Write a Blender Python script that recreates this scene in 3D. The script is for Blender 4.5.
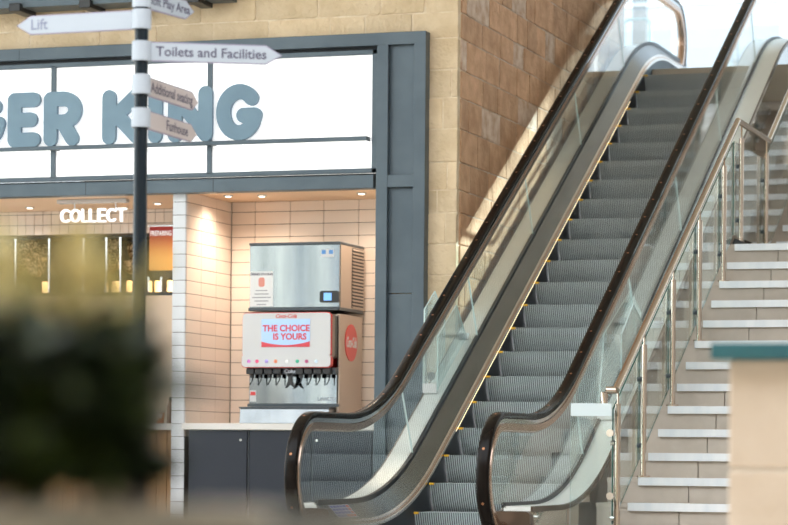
import bpy, bmesh, math, random
from mathutils import Vector, Matrix
random.seed(7)
for o in list(bpy.data.objects): bpy.data.objects.remove(o, do_unlink=True)
S = bpy.context.scene
C = S.collection

# ------------------------------------------------------------------ camera
CAM_H = 0.64
FPX, YAW, ROLL, SHIFT = 2640.8262, 0.3213, 0.0087, 192.7088
fw = Vector((-math.sin(YAW), math.cos(YAW), 0)); rt = Vector((math.cos(YAW), math.sin(YAW), 0)); up = Vector((0, 0, 1))
RR = rt*math.cos(ROLL) + up*math.sin(ROLL); UU = -rt*math.sin(ROLL) + up*math.cos(ROLL)
cd = bpy.data.cameras.new('camera'); cam = bpy.data.objects.new('camera', cd); C.objects.link(cam)
cd.sensor_width = 36; cd.lens = FPX*36/788; cd.shift_y = SHIFT/788
cd.clip_start = 0.05; cd.clip_end = 300
cd.dof.use_dof = True; cd.dof.focus_distance = 18.2; cd.dof.aperture_fstop = 2.5
M3 = Matrix((RR, UU, -fw)).transposed().to_4x4(); M3.translation = Vector((0, 0, CAM_H))
cam.matrix_world = M3
S.camera = cam

def at(x, y, X=None, Y=None, Z=None, D=None):
    """world point of the place seen at a pixel, on a known plane of the building"""
    d = (x-394)/FPX*RR - (y-262.5-SHIFT)/FPX*UU + fw
    t = X/d.x if X is not None else Y/d.y if Y is not None else (Z-CAM_H)/d.z if Z is not None else D
    return d*t + Vector((0, 0, CAM_H))

# ------------------------------------------------------------------ sky, sun, exposure
w = bpy.data.worlds.new('sky'); S.world = w; w.use_nodes = True
bg = w.node_tree.nodes['Background']; bg.inputs[0].default_value = (0.88, 0.95, 1.0, 1); bg.inputs[1].default_value = 4.2
sl = bpy.data.lights.new('sun', 'SUN'); sun = bpy.data.objects.new('sun', sl); C.objects.link(sun)
sl.energy = 9.5; sl.angle = math.radians(0.9); sl.color = (0.80, 0.96, 1.0)
sd = Vector((-1.0, -math.cos(math.radians(30)), -math.sin(math.radians(30)))).normalized()
sun.rotation_euler = sd.to_track_quat('-Z', 'Y').to_euler(); sun.location = (8, 40, 20)
S.view_settings.view_transform = 'Standard'; S.view_settings.look = 'None'
S.view_settings.exposure = 0.08; S.view_settings.gamma = 1.0; S.view_settings.use_curve_mapping = False

# ------------------------------------------------------------------ helpers
def mat(name, col, rough=0.5, metal=0.0, col2=None, scale=8.0, bump=0.0, bscale=None, rand=0.0, detail=6.0, emit=None, es=0.0, coat=0.0, stretch=None, lo=0.35, hi=0.65):
    m = bpy.data.materials.new(name); m.use_nodes = True
    nt = m.node_tree; b = nt.nodes['Principled BSDF']
    b.inputs['Roughness'].default_value = rough; b.inputs['Metallic'].default_value = metal
    b.inputs['Coat Weight'].default_value = coat
    out = None
    tc = nt.nodes.new('ShaderNodeTexCoord'); geo = nt.nodes.new('ShaderNodeNewGeometry')
    pos = geo.outputs['Position']
    if stretch:
        mp = nt.nodes.new('ShaderNodeMapping'); mp.inputs['Scale'].default_value = stretch
        nt.links.new(pos, mp.inputs['Vector']); pos = mp.outputs['Vector']
    rgb = nt.nodes.new('ShaderNodeRGB'); rgb.outputs[0].default_value = (*col, 1); out = rgb.outputs[0]
    if col2:
        n = nt.nodes.new('ShaderNodeTexNoise'); n.inputs['Scale'].default_value = scale; n.inputs['Detail'].default_value = detail
        nt.links.new(pos, n.inputs['Vector'])
        mr = nt.nodes.new('ShaderNodeMapRange'); mr.inputs[1].default_value = lo; mr.inputs[2].default_value = hi
        nt.links.new(n.outputs['Fac'], mr.inputs[0])
        mx = nt.nodes.new('ShaderNodeMix'); mx.data_type = 'RGBA'
        nt.links.new(mr.outputs[0], mx.inputs[0]); mx.inputs[6].default_value = (*col, 1); mx.inputs[7].default_value = (*col2, 1)
        out = mx.outputs[2]
    if rand:
        oi = nt.nodes.new('ShaderNodeObjectInfo')
        mr2 = nt.nodes.new('ShaderNodeMapRange'); mr2.inputs[3].default_value = 1-rand; mr2.inputs[4].default_value = 1+rand
        nt.links.new(oi.outputs['Random'], mr2.inputs[0])
        hs = nt.nodes.new('ShaderNodeHueSaturation')
        nt.links.new(mr2.outputs[0], hs.inputs['Value']); nt.links.new(out, hs.inputs['Color']); out = hs.outputs[0]
    nt.links.new(out, b.inputs['Base Color'])
    if bump:
        n2 = nt.nodes.new('ShaderNodeTexNoise'); n2.inputs['Scale'].default_value = bscale or scale*4; n2.inputs['Detail'].default_value = 8
        nt.links.new(pos, n2.inputs['Vector'])
        bp = nt.nodes.new('ShaderNodeBump'); bp.inputs['Strength'].default_value = bump; bp.inputs['Distance'].default_value = 0.02
        nt.links.new(n2.outputs['Fac'], bp.inputs['Height']); nt.links.new(bp.outputs[0], b.inputs['Normal'])
    if emit:
        b.inputs['Emission Color'].default_value = (*emit, 1); b.inputs['Emission Strength'].default_value = es
    return m

def glass_mat(name, tint, refl=1.0, haze=0.0):
    m = bpy.data.materials.new(name); m.use_nodes = True; nt = m.node_tree; nt.nodes.clear()
    o = nt.nodes.new('ShaderNodeOutputMaterial'); t = nt.nodes.new('ShaderNodeBsdfTransparent'); t.inputs[0].default_value = (*tint, 1)
    g = nt.nodes.new('ShaderNodeBsdfGlossy'); g.inputs['Roughness'].default_value = 0.01; g.inputs[0].default_value = (1, 1, 1, 1)
    lw = nt.nodes.new('ShaderNodeLayerWeight'); lw.inputs[0].default_value = 0.5
    p = nt.nodes.new('ShaderNodeMath'); p.operation = 'POWER'; p.inputs[1].default_value = 5
    mr = nt.nodes.new('ShaderNodeMapRange'); mr.inputs[3].default_value = 0.04*refl; mr.inputs[4].default_value = min(1, refl)
    nt.links.new(lw.outputs['Facing'], p.inputs[0]); nt.links.new(p.outputs[0], mr.inputs[0])
    mx = nt.nodes.new('ShaderNodeMixShader'); nt.links.new(mr.outputs[0], mx.inputs[0]); nt.links.new(t.outputs[0], mx.inputs[1]); nt.links.new(g.outputs[0], mx.inputs[2])
    last = mx.outputs[0]
    if haze:
        df = nt.nodes.new('ShaderNodeBsdfDiffuse'); df.inputs[0].default_value = (0.85, 0.92, 0.93, 1)
        m2 = nt.nodes.new('ShaderNodeMixShader'); m2.inputs[0].default_value = haze
        nt.links.new(last, m2.inputs[1]); nt.links.new(df.outputs[0], m2.inputs[2]); last = m2.outputs[0]
    nt.links.new(last, o.inputs[0])
    return m

def empty(name, loc, label=None, cat=None, group=None):
    o = bpy.data.objects.new(name, None); C.objects.link(o); o.location = loc; o.empty_display_size = 0.1
    tag(o, label, cat, group); return o
def tag(o, label=None, cat=None, group=None, kind=None):
    if label: o['label'] = label
    if cat: o['category'] = cat
    if group: o['group'] = group
    if kind: o['kind'] = kind
    return o
def wm(p):
    m = Matrix.LocRotScale(p.location, p.rotation_euler, p.scale)
    return (wm(p.parent) @ p.matrix_parent_inverse @ m) if p.parent else m
def setparent(o, p):
    o.parent = p; o.matrix_parent_inverse = wm(p).inverted()
def link(name, me, parent=None):
    o = bpy.data.objects.new(name, me); C.objects.link(o)
    if parent: setparent(o, parent)
    return o
def obj(name, bm, m, parent=None, smooth=False, bevel=0.0, seg=2, mats=None):
    bmesh.ops.remove_doubles(bm, verts=bm.verts, dist=1e-6)
    bmesh.ops.recalc_face_normals(bm, faces=bm.faces)
    if bevel: bmesh.ops.bevel(bm, geom=list(bm.edges), offset=bevel, segments=seg, affect='EDGES', clamp_overlap=True, profile=0.5)
    me = bpy.data.meshes.new(name); bm.to_mesh(me); bm.free()
    for mm in (mats or [m]): me.materials.append(mm)
    if smooth:
        for f in me.polygons: f.use_smooth = True
        me.set_sharp_from_angle(angle=math.radians(40))
    return link(name, me, parent)
def BM(): return bmesh.new()
def box(bm, x0, x1, y0, y1, z0, z1):
    v = [bm.verts.new((x, y, z)) for x in (x0, x1) for y in (y0, y1) for z in (z0, z1)]
    for f in ((0, 1, 3, 2), (4, 6, 7, 5), (0, 4, 5, 1), (2, 3, 7, 6), (0, 2, 6, 4), (1, 5, 7, 3)): bm.faces.new([v[i] for i in f])
    return bm
def nb(*a): return box(BM(), *a)
def prism(bm, pts, axis, a0, a1):
    """extrude a polygon: axis 'x' pts=(y,z); 'y' pts=(x,z); 'z' pts=(x,y)"""
    def mk(p, a): return (a, p[0], p[1]) if axis == 'x' else (p[0], a, p[1]) if axis == 'y' else (p[0], p[1], a)
    A = [bm.verts.new(mk(p, a0)) for p in pts]; B = [bm.verts.new(mk(p, a1)) for p in pts]; n = len(pts)
    bm.faces.new(A); bm.faces.new(B[::-1])
    for i in range(n): bm.faces.new((A[i], B[i], B[(i+1) % n], A[(i+1) % n]))
    return bm
def tube(bm, pts, r, seg=12, cap=True):
    pts = [Vector(p) for p in pts]; n = len(pts); rings = []
    ref = Vector((0.3, 0.2, 0.93)).normalized()
    for i, p in enumerate(pts):
        t = (pts[min(i+1, n-1)] - pts[max(i-1, 0)]).normalized()
        rr = ref if abs(t.dot(ref)) < 0.95 else Vector((1, 0, 0))
        a = t.cross(rr).normalized(); b = t.cross(a)
        k = 1.0
        if 0 < i < n-1:
            c = (pts[i]-pts[i-1]).normalized().dot((pts[i+1]-pts[i]).normalized()); k = 1/max(0.5, math.sqrt((1+c)/2))
        ri = r[i] if isinstance(r, (list, tuple)) else r
        rings.append([bm.verts.new(p + (a*math.cos(2*math.pi*j/seg) + b*math.sin(2*math.pi*j/seg))*ri*(1 if k < 1.02 else k)) for j in range(seg)])
    for i in range(n-1):
        for j in range(seg): bm.faces.new((rings[i][j], rings[i][(j+1) % seg], rings[i+1][(j+1) % seg], rings[i+1][j]))
    if cap: bm.faces.new(rings[0][::-1]); bm.faces.new(rings[-1])
    return bm
def sweep(bm, path, prof, x):
    """path (y,z) list; prof closed polygon of (dx, dn)"""
    n = len(path); rings = []
    for i, p in enumerate(path):
        a = path[max(i-1, 0)]; b = path[min(i+1, n-1)]
        t = Vector((b[0]-a[0], b[1]-a[1])).normalized(); nr = Vector((-t.y, t.x))
        rings.append([bm.verts.new((x+dx, p[0]+nr.x*dn, p[1]+nr.y*dn)) for dx, dn in prof])
    m = len(prof)
    for i in range(n-1):
        for j in range(m): bm.faces.new((rings[i][j], rings[i][(j+1) % m], rings[i+1][(j+1) % m], rings[i+1][j]))
    bm.faces.new(rings[0][::-1]); bm.faces.new(rings[-1])
    return bm
def strokes(bm, lines, w, x0, z0, sx, sz, ya, yb, seg=10):
    """fat round-ended letter strokes in the XZ plane, extruded from ya to yb"""
    q = 0
    for ln in lines:
        P = [Vector((x0+p[0]*sx, z0+p[1]*sz)) for p in ln]
        for a, b in zip(P[:-1], P[1:]):
            d = b-a; an = math.atan2(d.y, d.x); out = []
            for k in range(seg+1): t = an+math.pi/2+math.pi*k/seg; out.append((a.x+math.cos(t)*w/2, a.y+math.sin(t)*w/2))
            for k in range(seg+1): t = an-math.pi/2+math.pi*k/seg; out.append((b.x+math.cos(t)*w/2, b.y+math.sin(t)*w/2))
            prism(bm, out, 'y', ya-0.00025*q, yb-0.00025*q); q += 1
    return bm
def arc(cx, cy, rx, ry, a0, a1, n=10):
    return [(cx+rx*math.cos(math.radians(a0+(a1-a0)*i/n)), cy+ry*math.sin(math.radians(a0+(a1-a0)*i/n))) for i in range(n+1)]
def lettering(name, text, size, m, parent, mw, depth=0.001, bold=0.0, shear=0.0, align='CENTER', xs=1.0):
    """flat print: built-in font turned to mesh; mw places local XY into the world"""
    cu = bpy.data.curves.new(name, 'FONT'); cu.body = text; cu.size = size; cu.align_x = align; cu.align_y = 'CENTER'
    cu.extrude = depth; cu.offset = bold; cu.shear = shear; cu.resolution_u = 3
    t = bpy.data.objects.new('tmp', cu); C.objects.link(t)
    dg = bpy.context.evaluated_depsgraph_get(); me = bpy.data.meshes.new_from_object(t.evaluated_get(dg))
    bpy.data.objects.remove(t); me.name = name
    bm = bmesh.new(); bm.from_mesh(me); bpy.data.meshes.remove(me)
    isl = []; seen = set()
    for v in bm.verts:
        if v in seen: continue
        st_ = [v]; seen.add(v); cur = []
        while st_:
            q = st_.pop(); cur.append(q)
            for e in q.link_edges:
                r = e.other_vert(q)
                if r not in seen: seen.add(r); st_.append(r)
        isl.append((min(q.co.x for q in cur), max(q.co.x for q in cur), cur))
    isl.sort(key=lambda t: t[0]); words = []; edge = -1e9
    for a, b, cur in isl:
        if a-edge > size*0.16 or not words: words.append([])
        words[-1] += cur; edge = max(edge, b)
    if len(words) != len(text.split()): words = [sum(words, [])]
    last = None
    for wv in words:
        keep = set(wv); b2 = bm.copy(); b2.verts.ensure_lookup_table(); bm.verts.index_update()
        idx = {v.index for v in keep}
        bmesh.ops.delete(b2, geom=[v for i, v in enumerate(b2.verts) if i not in idx], context='VERTS')
        m2 = bpy.data.meshes.new(name); b2.to_mesh(m2); b2.free()
        m2.transform(mw @ Matrix.Diagonal((xs, 1, 1, 1))); m2.materials.append(m); last = link(name, m2, parent)
    bm.free(); return last
def facing_front(x, y, z):   # text frame on a wall that faces -Y
    return Matrix.Translation((x, y, z)) @ Matrix.Rotation(math.radians(90), 4, 'X')
def disc(bm, c, axis, r, h, seg=20, rz=None):
    a = Vector(axis).normalized(); tube(bm, [Vector(c)-a*h/2, Vector(c)+a*h/2], r, seg); return bm

# unit pieces that many objects share
def unit_stone(name, m, b=0.035, rough=0.0, seed=0):
    bm = nb(-.5, .5, -.5, .5, -.5, .5)
    bmesh.ops.bevel(bm, geom=list(bm.edges), offset=b, segments=1, affect='EDGES')
    if rough:
        rg = random.Random(seed)
        for v in bm.verts: v.co += Vector((rg.uniform(-1, 1), rg.uniform(-1, 1), rg.uniform(-1, 1)))*rough
    me = bpy.data.meshes.new(name); bm.to_mesh(me); bm.free(); me.materials.append(m); return me
def piece(name, me, loc, dims, parent):
    o = bpy.data.objects.new(name, me); C.objects.link(o); o.location = loc; o.scale = dims; setparent(o, parent); return o

# ------------------------------------------------------------------ materials
m_stone = mat('cream_limestone', (0.72, 0.565, 0.385), 0.9, col2=(0.62, 0.47, 0.30), scale=5, bump=0.9, bscale=24, rand=0.10)
m_stone2 = mat('brown_limestone', (0.66, 0.41, 0.255), 0.9, col2=(0.50, 0.29, 0.17), scale=6, bump=1.0, bscale=22, rand=0.14)
m_stone3 = mat('whitewashed_limestone', (0.72, 0.58, 0.48), 0.9, col2=(0.52, 0.34, 0.23), scale=9, bump=0.6, bscale=26, rand=0.12)
m_mortar = mat('pale_mortar', (0.80, 0.68, 0.52), 0.95, col2=(0.68, 0.53, 0.36), scale=12, bump=0.3)
m_mortar2 = mat('brown_mortar', (0.50, 0.36, 0.26), 0.95, col2=(0.72, 0.62, 0.54), scale=4, bump=0.3, lo=0.45, hi=0.7)
m_floor = mat('beige_floor_stone', (0.52, 0.46, 0.38), 0.35, col2=(0.45, 0.40, 0.33), scale=2)
m_plaster = mat('pale_plaster', (0.78, 0.72, 0.62), 0.8, col2=(0.74, 0.68, 0.58), scale=2)
m_slate = mat('blue_grey_steel', (0.072, 0.098, 0.122), 0.42, 0.25, col2=(0.092, 0.122, 0.148), scale=3, bump=0.05, bscale=20)
m_slate_d = mat('dark_gap', (0.012, 0.014, 0.018), 0.7)
m_light = mat('lightbox_white', (0.9, 0.9, 0.9), 0.4, emit=(1, 1, 1), es=0.62)
m_letter = mat('steel_blue_letter', (0.145, 0.235, 0.315), 0.5, col2=(0.175, 0.275, 0.36), scale=3)
m_tile = mat('glazed_cream_tile', (0.86, 0.74, 0.65), 0.22, rand=0.03, coat=0.3)
m_tile_w = mat('glazed_white_tile', (0.66, 0.67, 0.71), 0.2, rand=0.03, coat=0.3)
m_grout = mat('dark_grout', (0.10, 0.07, 0.055), 0.9)
m_counter = mat('white_counter', (0.70, 0.665, 0.64), 0.35)
m_cab = mat('slate_laminate', (0.034, 0.038, 0.050), 0.55, col2=(0.040, 0.046, 0.060), scale=40, stretch=(30, 30, 1))
m_cab.node_tree.nodes['Principled BSDF'].inputs['Specular IOR Level'].default_value = 0.2
m_cab_e = mat('grey_edge', (0.22, 0.24, 0.27), 0.4, 0.4)
m_steel = mat('brushed_steel', (0.40, 0.43, 0.46), 0.07, 1.0, col2=(0.33, 0.36, 0.39), scale=3, stretch=(4, 4, 0.3))
m_steel_b = mat('beige_painted_steel', (0.50, 0.40, 0.33), 0.35, 0.3)
m_steel_p = mat('polished_steel', (0.72, 0.72, 0.72), 0.10, 1.0)
m_tray = mat('grey_tray_steel', (0.34, 0.36, 0.39), 0.25, 0.9, col2=(0.26, 0.28, 0.31), scale=4)
m_black = mat('black_plastic', (0.016, 0.017, 0.020), 0.4)
m_greyp = mat('dark_grey_plastic', (0.06, 0.075, 0.09), 0.4)
m_white = mat('white_plastic', (0.62, 0.615, 0.63), 0.25, coat=0.3)
m_red = mat('red_enamel', (0.62, 0.03, 0.03), 0.3, coat=0.3)
m_rubber = mat('black_handrail_rubber', (0.006, 0.004, 0.003), 0.24, col2=(0.009, 0.006, 0.005), scale=6)
m_rubber.node_tree.nodes['Principled BSDF'].inputs['Specular IOR Level'].default_value = 0.12
m_copper = mat('bronze_aluminium_profile', (0.60, 0.43, 0.34), 0.22, 1.0)
m_dot = mat('copper_dot', (0.34, 0.14, 0.06), 0.35, 0.6)
m_deck = mat('satin_steel_deck', (0.86, 0.88, 0.86), 0.30, 0.25, col2=(0.80, 0.83, 0.82), scale=2)
m_deck_d = mat('grey_steel_deck', (0.26, 0.27, 0.275), 0.26, 1.0, col2=(0.23, 0.24, 0.245), scale=3)
m_clad = mat('mirror_steel_cladding', (0.62, 0.57, 0.53), 0.06, 1.0)
m_bronze = mat('dark_bronze_trim', (0.10, 0.07, 0.05), 0.35, 0.6)
m_step = mat('ribbed_step_metal', (0.62, 0.67, 0.69), 0.40, 0.3, col2=(0.54, 0.59, 0.61), scale=5)
m_groove = mat('dark_step_groove', (0.16, 0.18, 0.19), 0.6, 0.3)  # darker copy of the step metal; groove shade put into the colour
m_skirt = mat('black_skirt', (0.010, 0.012, 0.016), 0.5)
m_yellow = mat('yellow_marker', (0.85, 0.48, 0.03), 0.5)
m_strip_glow = mat('added_strip_glow', (1, 0.8, 0.4), 0.5, emit=(1.0, 0.80, 0.52), es=2.2)
m_alu = mat('pale_aluminium', (0.80, 0.72, 0.66), 0.25, 1.0)
m_stairs = mat('grey_beige_stair_stone', (0.52, 0.45, 0.39), 0.6, col2=(0.46, 0.395, 0.335), scale=7, rand=0.05)
m_nosing = mat('pale_aluminium_nosing', (0.84, 0.86, 0.90), 0.35, 0.25, col2=(0.74, 0.78, 0.84), scale=5, stretch=(2, 1, 0.2))
m_cap = mat('teal_cap', (0.024, 0.115, 0.145), 0.35, col2=(0.03, 0.13, 0.15), scale=5)
m_fwall = mat('beige_render', (0.74, 0.60, 0.48), 0.85, col2=(0.68, 0.54, 0.42), scale=4, bump=0.3)
m_pole = mat('charcoal_painted_pole', (0.008, 0.014, 0.020), 0.22, 0.0, coat=0.0)
m_pole.node_tree.nodes['Principled BSDF'].inputs['Specular IOR Level'].default_value = 0.3
m_sign = mat('off_white_sign', (0.40, 0.43, 0.48), 0.5)
m_sign_e = mat('grey_violet_edge', (0.28, 0.24, 0.33), 0.5)
m_ink = mat('dark_ink', (0.06, 0.05, 0.09), 0.6)
m_letter_lit = mat('lit_white_letter', (1, 1, 1), 0.4, emit=(1, 1, 1), es=1.15)
m_lamp = mat('downlight_glow', (1, 0.9, 0.8), 0.4, emit=(1, 0.88, 0.74), es=3)
m_wood = mat('oak_panel', (0.50, 0.28, 0.12), 0.5, col2=(0.38, 0.20, 0.08), scale=5, stretch=(8, 8, 0.6))
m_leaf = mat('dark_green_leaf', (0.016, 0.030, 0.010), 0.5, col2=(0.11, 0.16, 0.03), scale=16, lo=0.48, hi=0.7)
m_leaf_y = mat('yellow_young_leaf', (0.88, 0.74, 0.36), 0.5, col2=(0.62, 0.56, 0.22), scale=9)
m_planter = mat('grey_green_planter', (0.42, 0.39, 0.34), 0.7, col2=(0.32, 0.31, 0.26), scale=6)
m_pebble = mat('beige_pebble', (0.55, 0.45, 0.38), 0.7)
m_soil = mat('dark_soil', (0.012, 0.010, 0.008), 0.95)
m_glass = glass_mat('clear_glass', (0.965, 0.985, 0.975), 1.0)
m_glass_g = glass_mat('rail_glass', (0.93, 0.965, 0.955), 1.1, haze=0.02)
m_frost = glass_mat('hazy_glass', (0.93, 0.97, 0.97), 1.0, haze=0.10)
m_gedge = mat('green_glass_edge', (0.03, 0.10, 0.085), 0.15, coat=0.5)
m_gedge_l = mat('pale_glass_edge', (0.62, 0.74, 0.74), 0.2, coat=0.3)

# ------------------------------------------------------------------ building shell
YF, XW, TOPZ = 19.54, -6.0, 4.35
T30 = math.tan(math.radians(30))
def nose(Y, H=0.0): return H + 0.245 + (Y-17.4458)*T30
CEIL = 7.0; YC = 17.4458 + (CEIL-0.245-0.82)/T30      # unseen ceiling's far edge, set to cut off sun on the side wall
fl = obj('floor', nb(-14, 8, -4, 24.7, -0.2, 0), m_floor); tag(fl, kind='structure')
fu = obj('floor_upper', nb(-14, 8, 24.72, 40, TOPZ-0.35, TOPZ), m_floor); tag(fu, kind='structure')
bm = nb(-14, 3.3, 12.6, YC, CEIL, CEIL+0.3); box(bm, -14, 3.3, -4, 3.0, CEIL, CEIL+0.3)      # unseen slabs, shaped for light: open band lights the facade, plant stays dark
ce = obj('ceiling', bm, m_plaster); tag(ce, kind='structure')
wr = obj('wall_right', nb(3.0, 3.3, -4, 25.5, 0, CEIL), mat('grey_plaster', (0.47, 0.44, 0.41), 0.85, col2=(0.42, 0.39, 0.36), scale=1.5)); tag(wr, kind='structure')  # unseen; put in for metal reflections and bounce, ends short to let sun past
wbk = obj('wall_back', nb(-14, 3.3, -4.3, -4, 0, CEIL), m_fwall); tag(wbk, kind='structure')  # unseen; added to keep open sky light off the foreground plant
bm = nb(-14.3, -14, -4.3, 20, 0, 0.5); box(bm, -14.3, -14, -4.3, 20, 5.6, CEIL)
for y_, w_ in ((-4.3, 1.0), (-1.6, 0.5), (0.9, 0.35), (2.6, 0.5), (3.9, 0.25), (5.3, 0.6), (7.4, 0.4), (9.6, 0.3), (12.0, 0.3), (14.5, 0.3), (17.0, 3.0)): box(bm, -14.3, -14, y_, y_+w_, 0.5, 5.6)   # open bays, added unseen to streak the steel and light the facade
wlf = obj('wall_left', bm, m_plaster); tag(wlf, kind='structure')

# facade of cream stone around the shop front
zrow = [4.86, 4.60, 4.322, 4.078, 3.877, 3.633, 3.416, 3.172, 2.915, 2.699, 2.522, 2.278, 2.038, 1.80, 1.56, 1.33, 1.10, 0.87, 0.63, 0.40, 0.18, 0.0]
bm = BM()
box(bm, -14, XW-0.012, YF+0.007, YF+0.30, 3.88, CEIL)          # above the shop front
box(bm, -6.27, XW-0.012, YF+0.007, YF+0.30, 0, 3.88)           # pier beside it
wf = obj('wall_front', bm, m_mortar); tag(wf, kind='structure')
u_st = [unit_stone('stone', m_stone, 0.03, 0.012, i) for i in range(4)]
def course(z1, z0, xs, wall, units, G=0.012):
    for a, b in zip(xs[:-1], xs[1:]):
        j = random.uniform(-0.004, 0.006)
        piece('stone', random.choice(units), ((a+b)/2, YF+0.03-j, (z0+z1)/2), (b-a-G, 0.06, z1-z0-G), wall)
XR = XW-0.006
def fx(px, py): return at(px, py, Y=YF).x
joints = {0: [-9.9, -9.2, -8.6, -8.1, -7.5, -7.0, -6.45], 1: [-9.5, -8.9, -8.4, -7.8, -7.2, -6.7, -6.3],
          2: [fx(30, 20), fx(85, 18), fx(140, 12), fx(201, 12), fx(256, 10), fx(318, 8), fx(381, 6), fx(425, 5)],
          3: [fx(30, 40), fx(100, 35), fx(157, 35), fx(213, 30), fx(269, 28), fx(330, 22), fx(365, 22), fx(412, 20)]}
for r in range(4):
    xs = [-10.9] + joints[r] + [XR]; course(zrow[r], zrow[r+1], xs, wf, u_st)
pier = [[], [-6.06], [-6.13], [], [-6.09], [-6.17], [-6.10], [], [], [-6.14], [], [-6.08], [], [-6.15], [], [-6.1], [], []]
for r in range(4, len(zrow)-1):
    course(zrow[r], zrow[r+1], [-6.262] + pier[r-4] + [XR], wf, u_st)

# side wall of brown stone along the escalator
ws = obj('wall_side', nb(XW-0.3, XW-0.006, YF+0.30, 25.0, 0, CEIL), m_mortar2); tag(ws, kind='structure')
u_br = [unit_stone('stone', m_stone2, 0.03, 0.014, i) for i in range(4)]
u_wh = [unit_stone('stone', m_stone3, 0.05, 0.02, i) for i in range(3)]
rs = random.Random(11)
zs = [6.2, 5.92, 5.66, 5.40, 5.13] + zrow
for r in range(len(zs)-1):
    z1, z0 = zs[r], zs[r+1]
    if z0 < 1.0: break
    Y = YF+0.062; first = True
    while Y < 24.95:
        L = rs.uniform(0.26, 0.62); L = L*0.5 if first and r % 2 else L; first = False
        e = min(Y+L, 24.98)
        if e > 24.75: e = 24.98
        white = rs.random() < (0.14 if z1 > 3.4 else 0.03)
        piece('stone', rs.choice(u_wh if white else u_br), (XW-0.03+rs.uniform(-0.003, 0.004), (Y+e)/2, (z0+z1)/2), (0.06, e-Y-0.012, z1-z0-0.012), ws)
        Y = e

# dark steel canopy edge above the shop front
t = empty('canopy', (-8.8, YF, 4.2), 'dark blue-grey steel canopy edge with hanging brackets above the stone course', 'canopy')
zc = at(0, 11, Y=19.35).z
cx1 = at(230, 0, Y=19.35).x
obj('fascia', nb(-11.2, cx1, 19.25, 19.5, zc, zc+0.35), m_slate, t, bevel=0.004)
for px in (17, 87, 195):
    x = at(px, 4, Y=19.25).x
    obj('bracket', nb(x-0.05, x+0.05, 19.2, 19.50, zc-0.035, zc+0.03), m_black, t, bevel=0.006)

# ------------------------------------------------------------------ shop front frame
FY = 19.44
sf = empty('shop_front_frame', (-8.0, FY, 0), 'blue-grey steel shop front frame with panelled right pilaster and beams', 'shop front')
LX = -11.0
def part(name, m, par, *a, bevel=0.004): return obj(name, nb(*a), m, par, bevel=bevel)
part('top_beam', m_slate, sf, LX, -6.239, FY, YF+0.02, 3.827, 3.925)
part('fascia_beam', m_slate, sf, LX, -6.66, FY, YF+0.02, 2.717, 2.822)
part('post', m_slate, sf, -6.639, -6.545, FY, YF+0.02, 0, 3.83)
part('post', m_slate, sf, -6.336, -6.239, FY, YF+0.02, 0, 3.83)
z_cb = at(400, 187, Y=FY).z, at(400, 174.5, Y=FY).z
part('cross_bar', m_slate, sf, -6.55, -6.33, FY+0.004, YF+0.02, z_cb[0], z_cb[1])
part('recessed_panel', m_slate, sf, -6.55, -6.33, FY+0.05, FY+0.07, z_cb[1], 3.83)
part('recessed_panel', m_slate, sf, -6.55, -6.33, FY+0.05, FY+0.07, 1.9, z_cb[0])
part('recessed_panel', m_slate, sf, -6.55, -6.33, FY+0.05, FY+0.07, 0.1, 1.896)
part('shadow_gap', m_slate_d, sf, LX, -6.63, FY+0.05, YF, 3.80, 3.83, bevel=0)  # near-black strips put the shade of the gaps into colour
part('shadow_gap', m_slate_d, sf, LX, -6.63, FY+0.05, YF, 2.818, 2.838, bevel=0)
for (xa, xb) in ((at(85.5, 189, Y=FY).x, 0.004), (at(213, 181, Y=FY).x, 0.004), (at(19, 55, Y=FY).x, 0.004)):
    zz = (2.72, 2.819) if xa != at(19, 55, Y=FY).x else (3.83, 3.922)
    part('joint', m_slate_d, sf, xa, xa+xb, FY-0.001, FY+0.01, zz[0], zz[1], bevel=0)

# light box sign with the ledge and letters
lb = empty('lightbox_sign', (-8.4, FY, 2.84), 'long white lightbox shop sign with fat blue-grey rounded letters on a ledge', 'sign')
mull = [LX] + [at(q, 110, Y=FY+0.035).x for q in (51.6, 56.0, 207.8, 212.4)] + [-6.684]
bays = ((LX, mull[1]), (mull[2], mull[3]), (mull[4], mull[5]))
for a, b in bays:
    part('light_panel', m_light, lb, a, b, FY+0.045, FY+0.06, 3.09, 3.765, bevel=0)
    part('light_panel', m_light, lb, a, b, FY+0.045, FY+0.06, 2.872, 3.08, bevel=0)
for x in (1, 3): part('mullion', m_slate, lb, mull[x], mull[x+1], FY+0.02, FY+0.06, 2.86, 3.78, bevel=0.003)
part('frame_rail', m_slate, lb, LX, -6.64, FY+0.02, FY+0.06, 3.762, 3.80)
part('frame_rail', m_slate, lb, LX, -6.64, FY+0.02, FY+0.06, 2.84, 2.876)
part('frame_rail', m_slate, lb, -6.684, -6.64, FY+0.02, FY+0.06, 2.84, 3.80)
LY = FY-0.05
zl1 = at(366, 136, Y=LY).z; zl0 = at(366, 140.2, Y=LY).z; xl = at(366.5, 138, Y=LY).x
obj('ledge', nb(LX, xl, LY, LY+0.035, zl0, zl1), m_slate, lb, bevel=0.003)
obj('ledge_bracket', nb(xl-0.012, xl, LY+0.03, FY+0.05, zl0, zl1), m_slate, lb)
for px in (53, 210): 
    x = at(px, 150, Y=LY).x; obj('ledge_bracket', nb(x-0.015, x+0.015, LY+0.03, FY+0.05, zl0, zl1-0.004), m_slate, lb)

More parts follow.
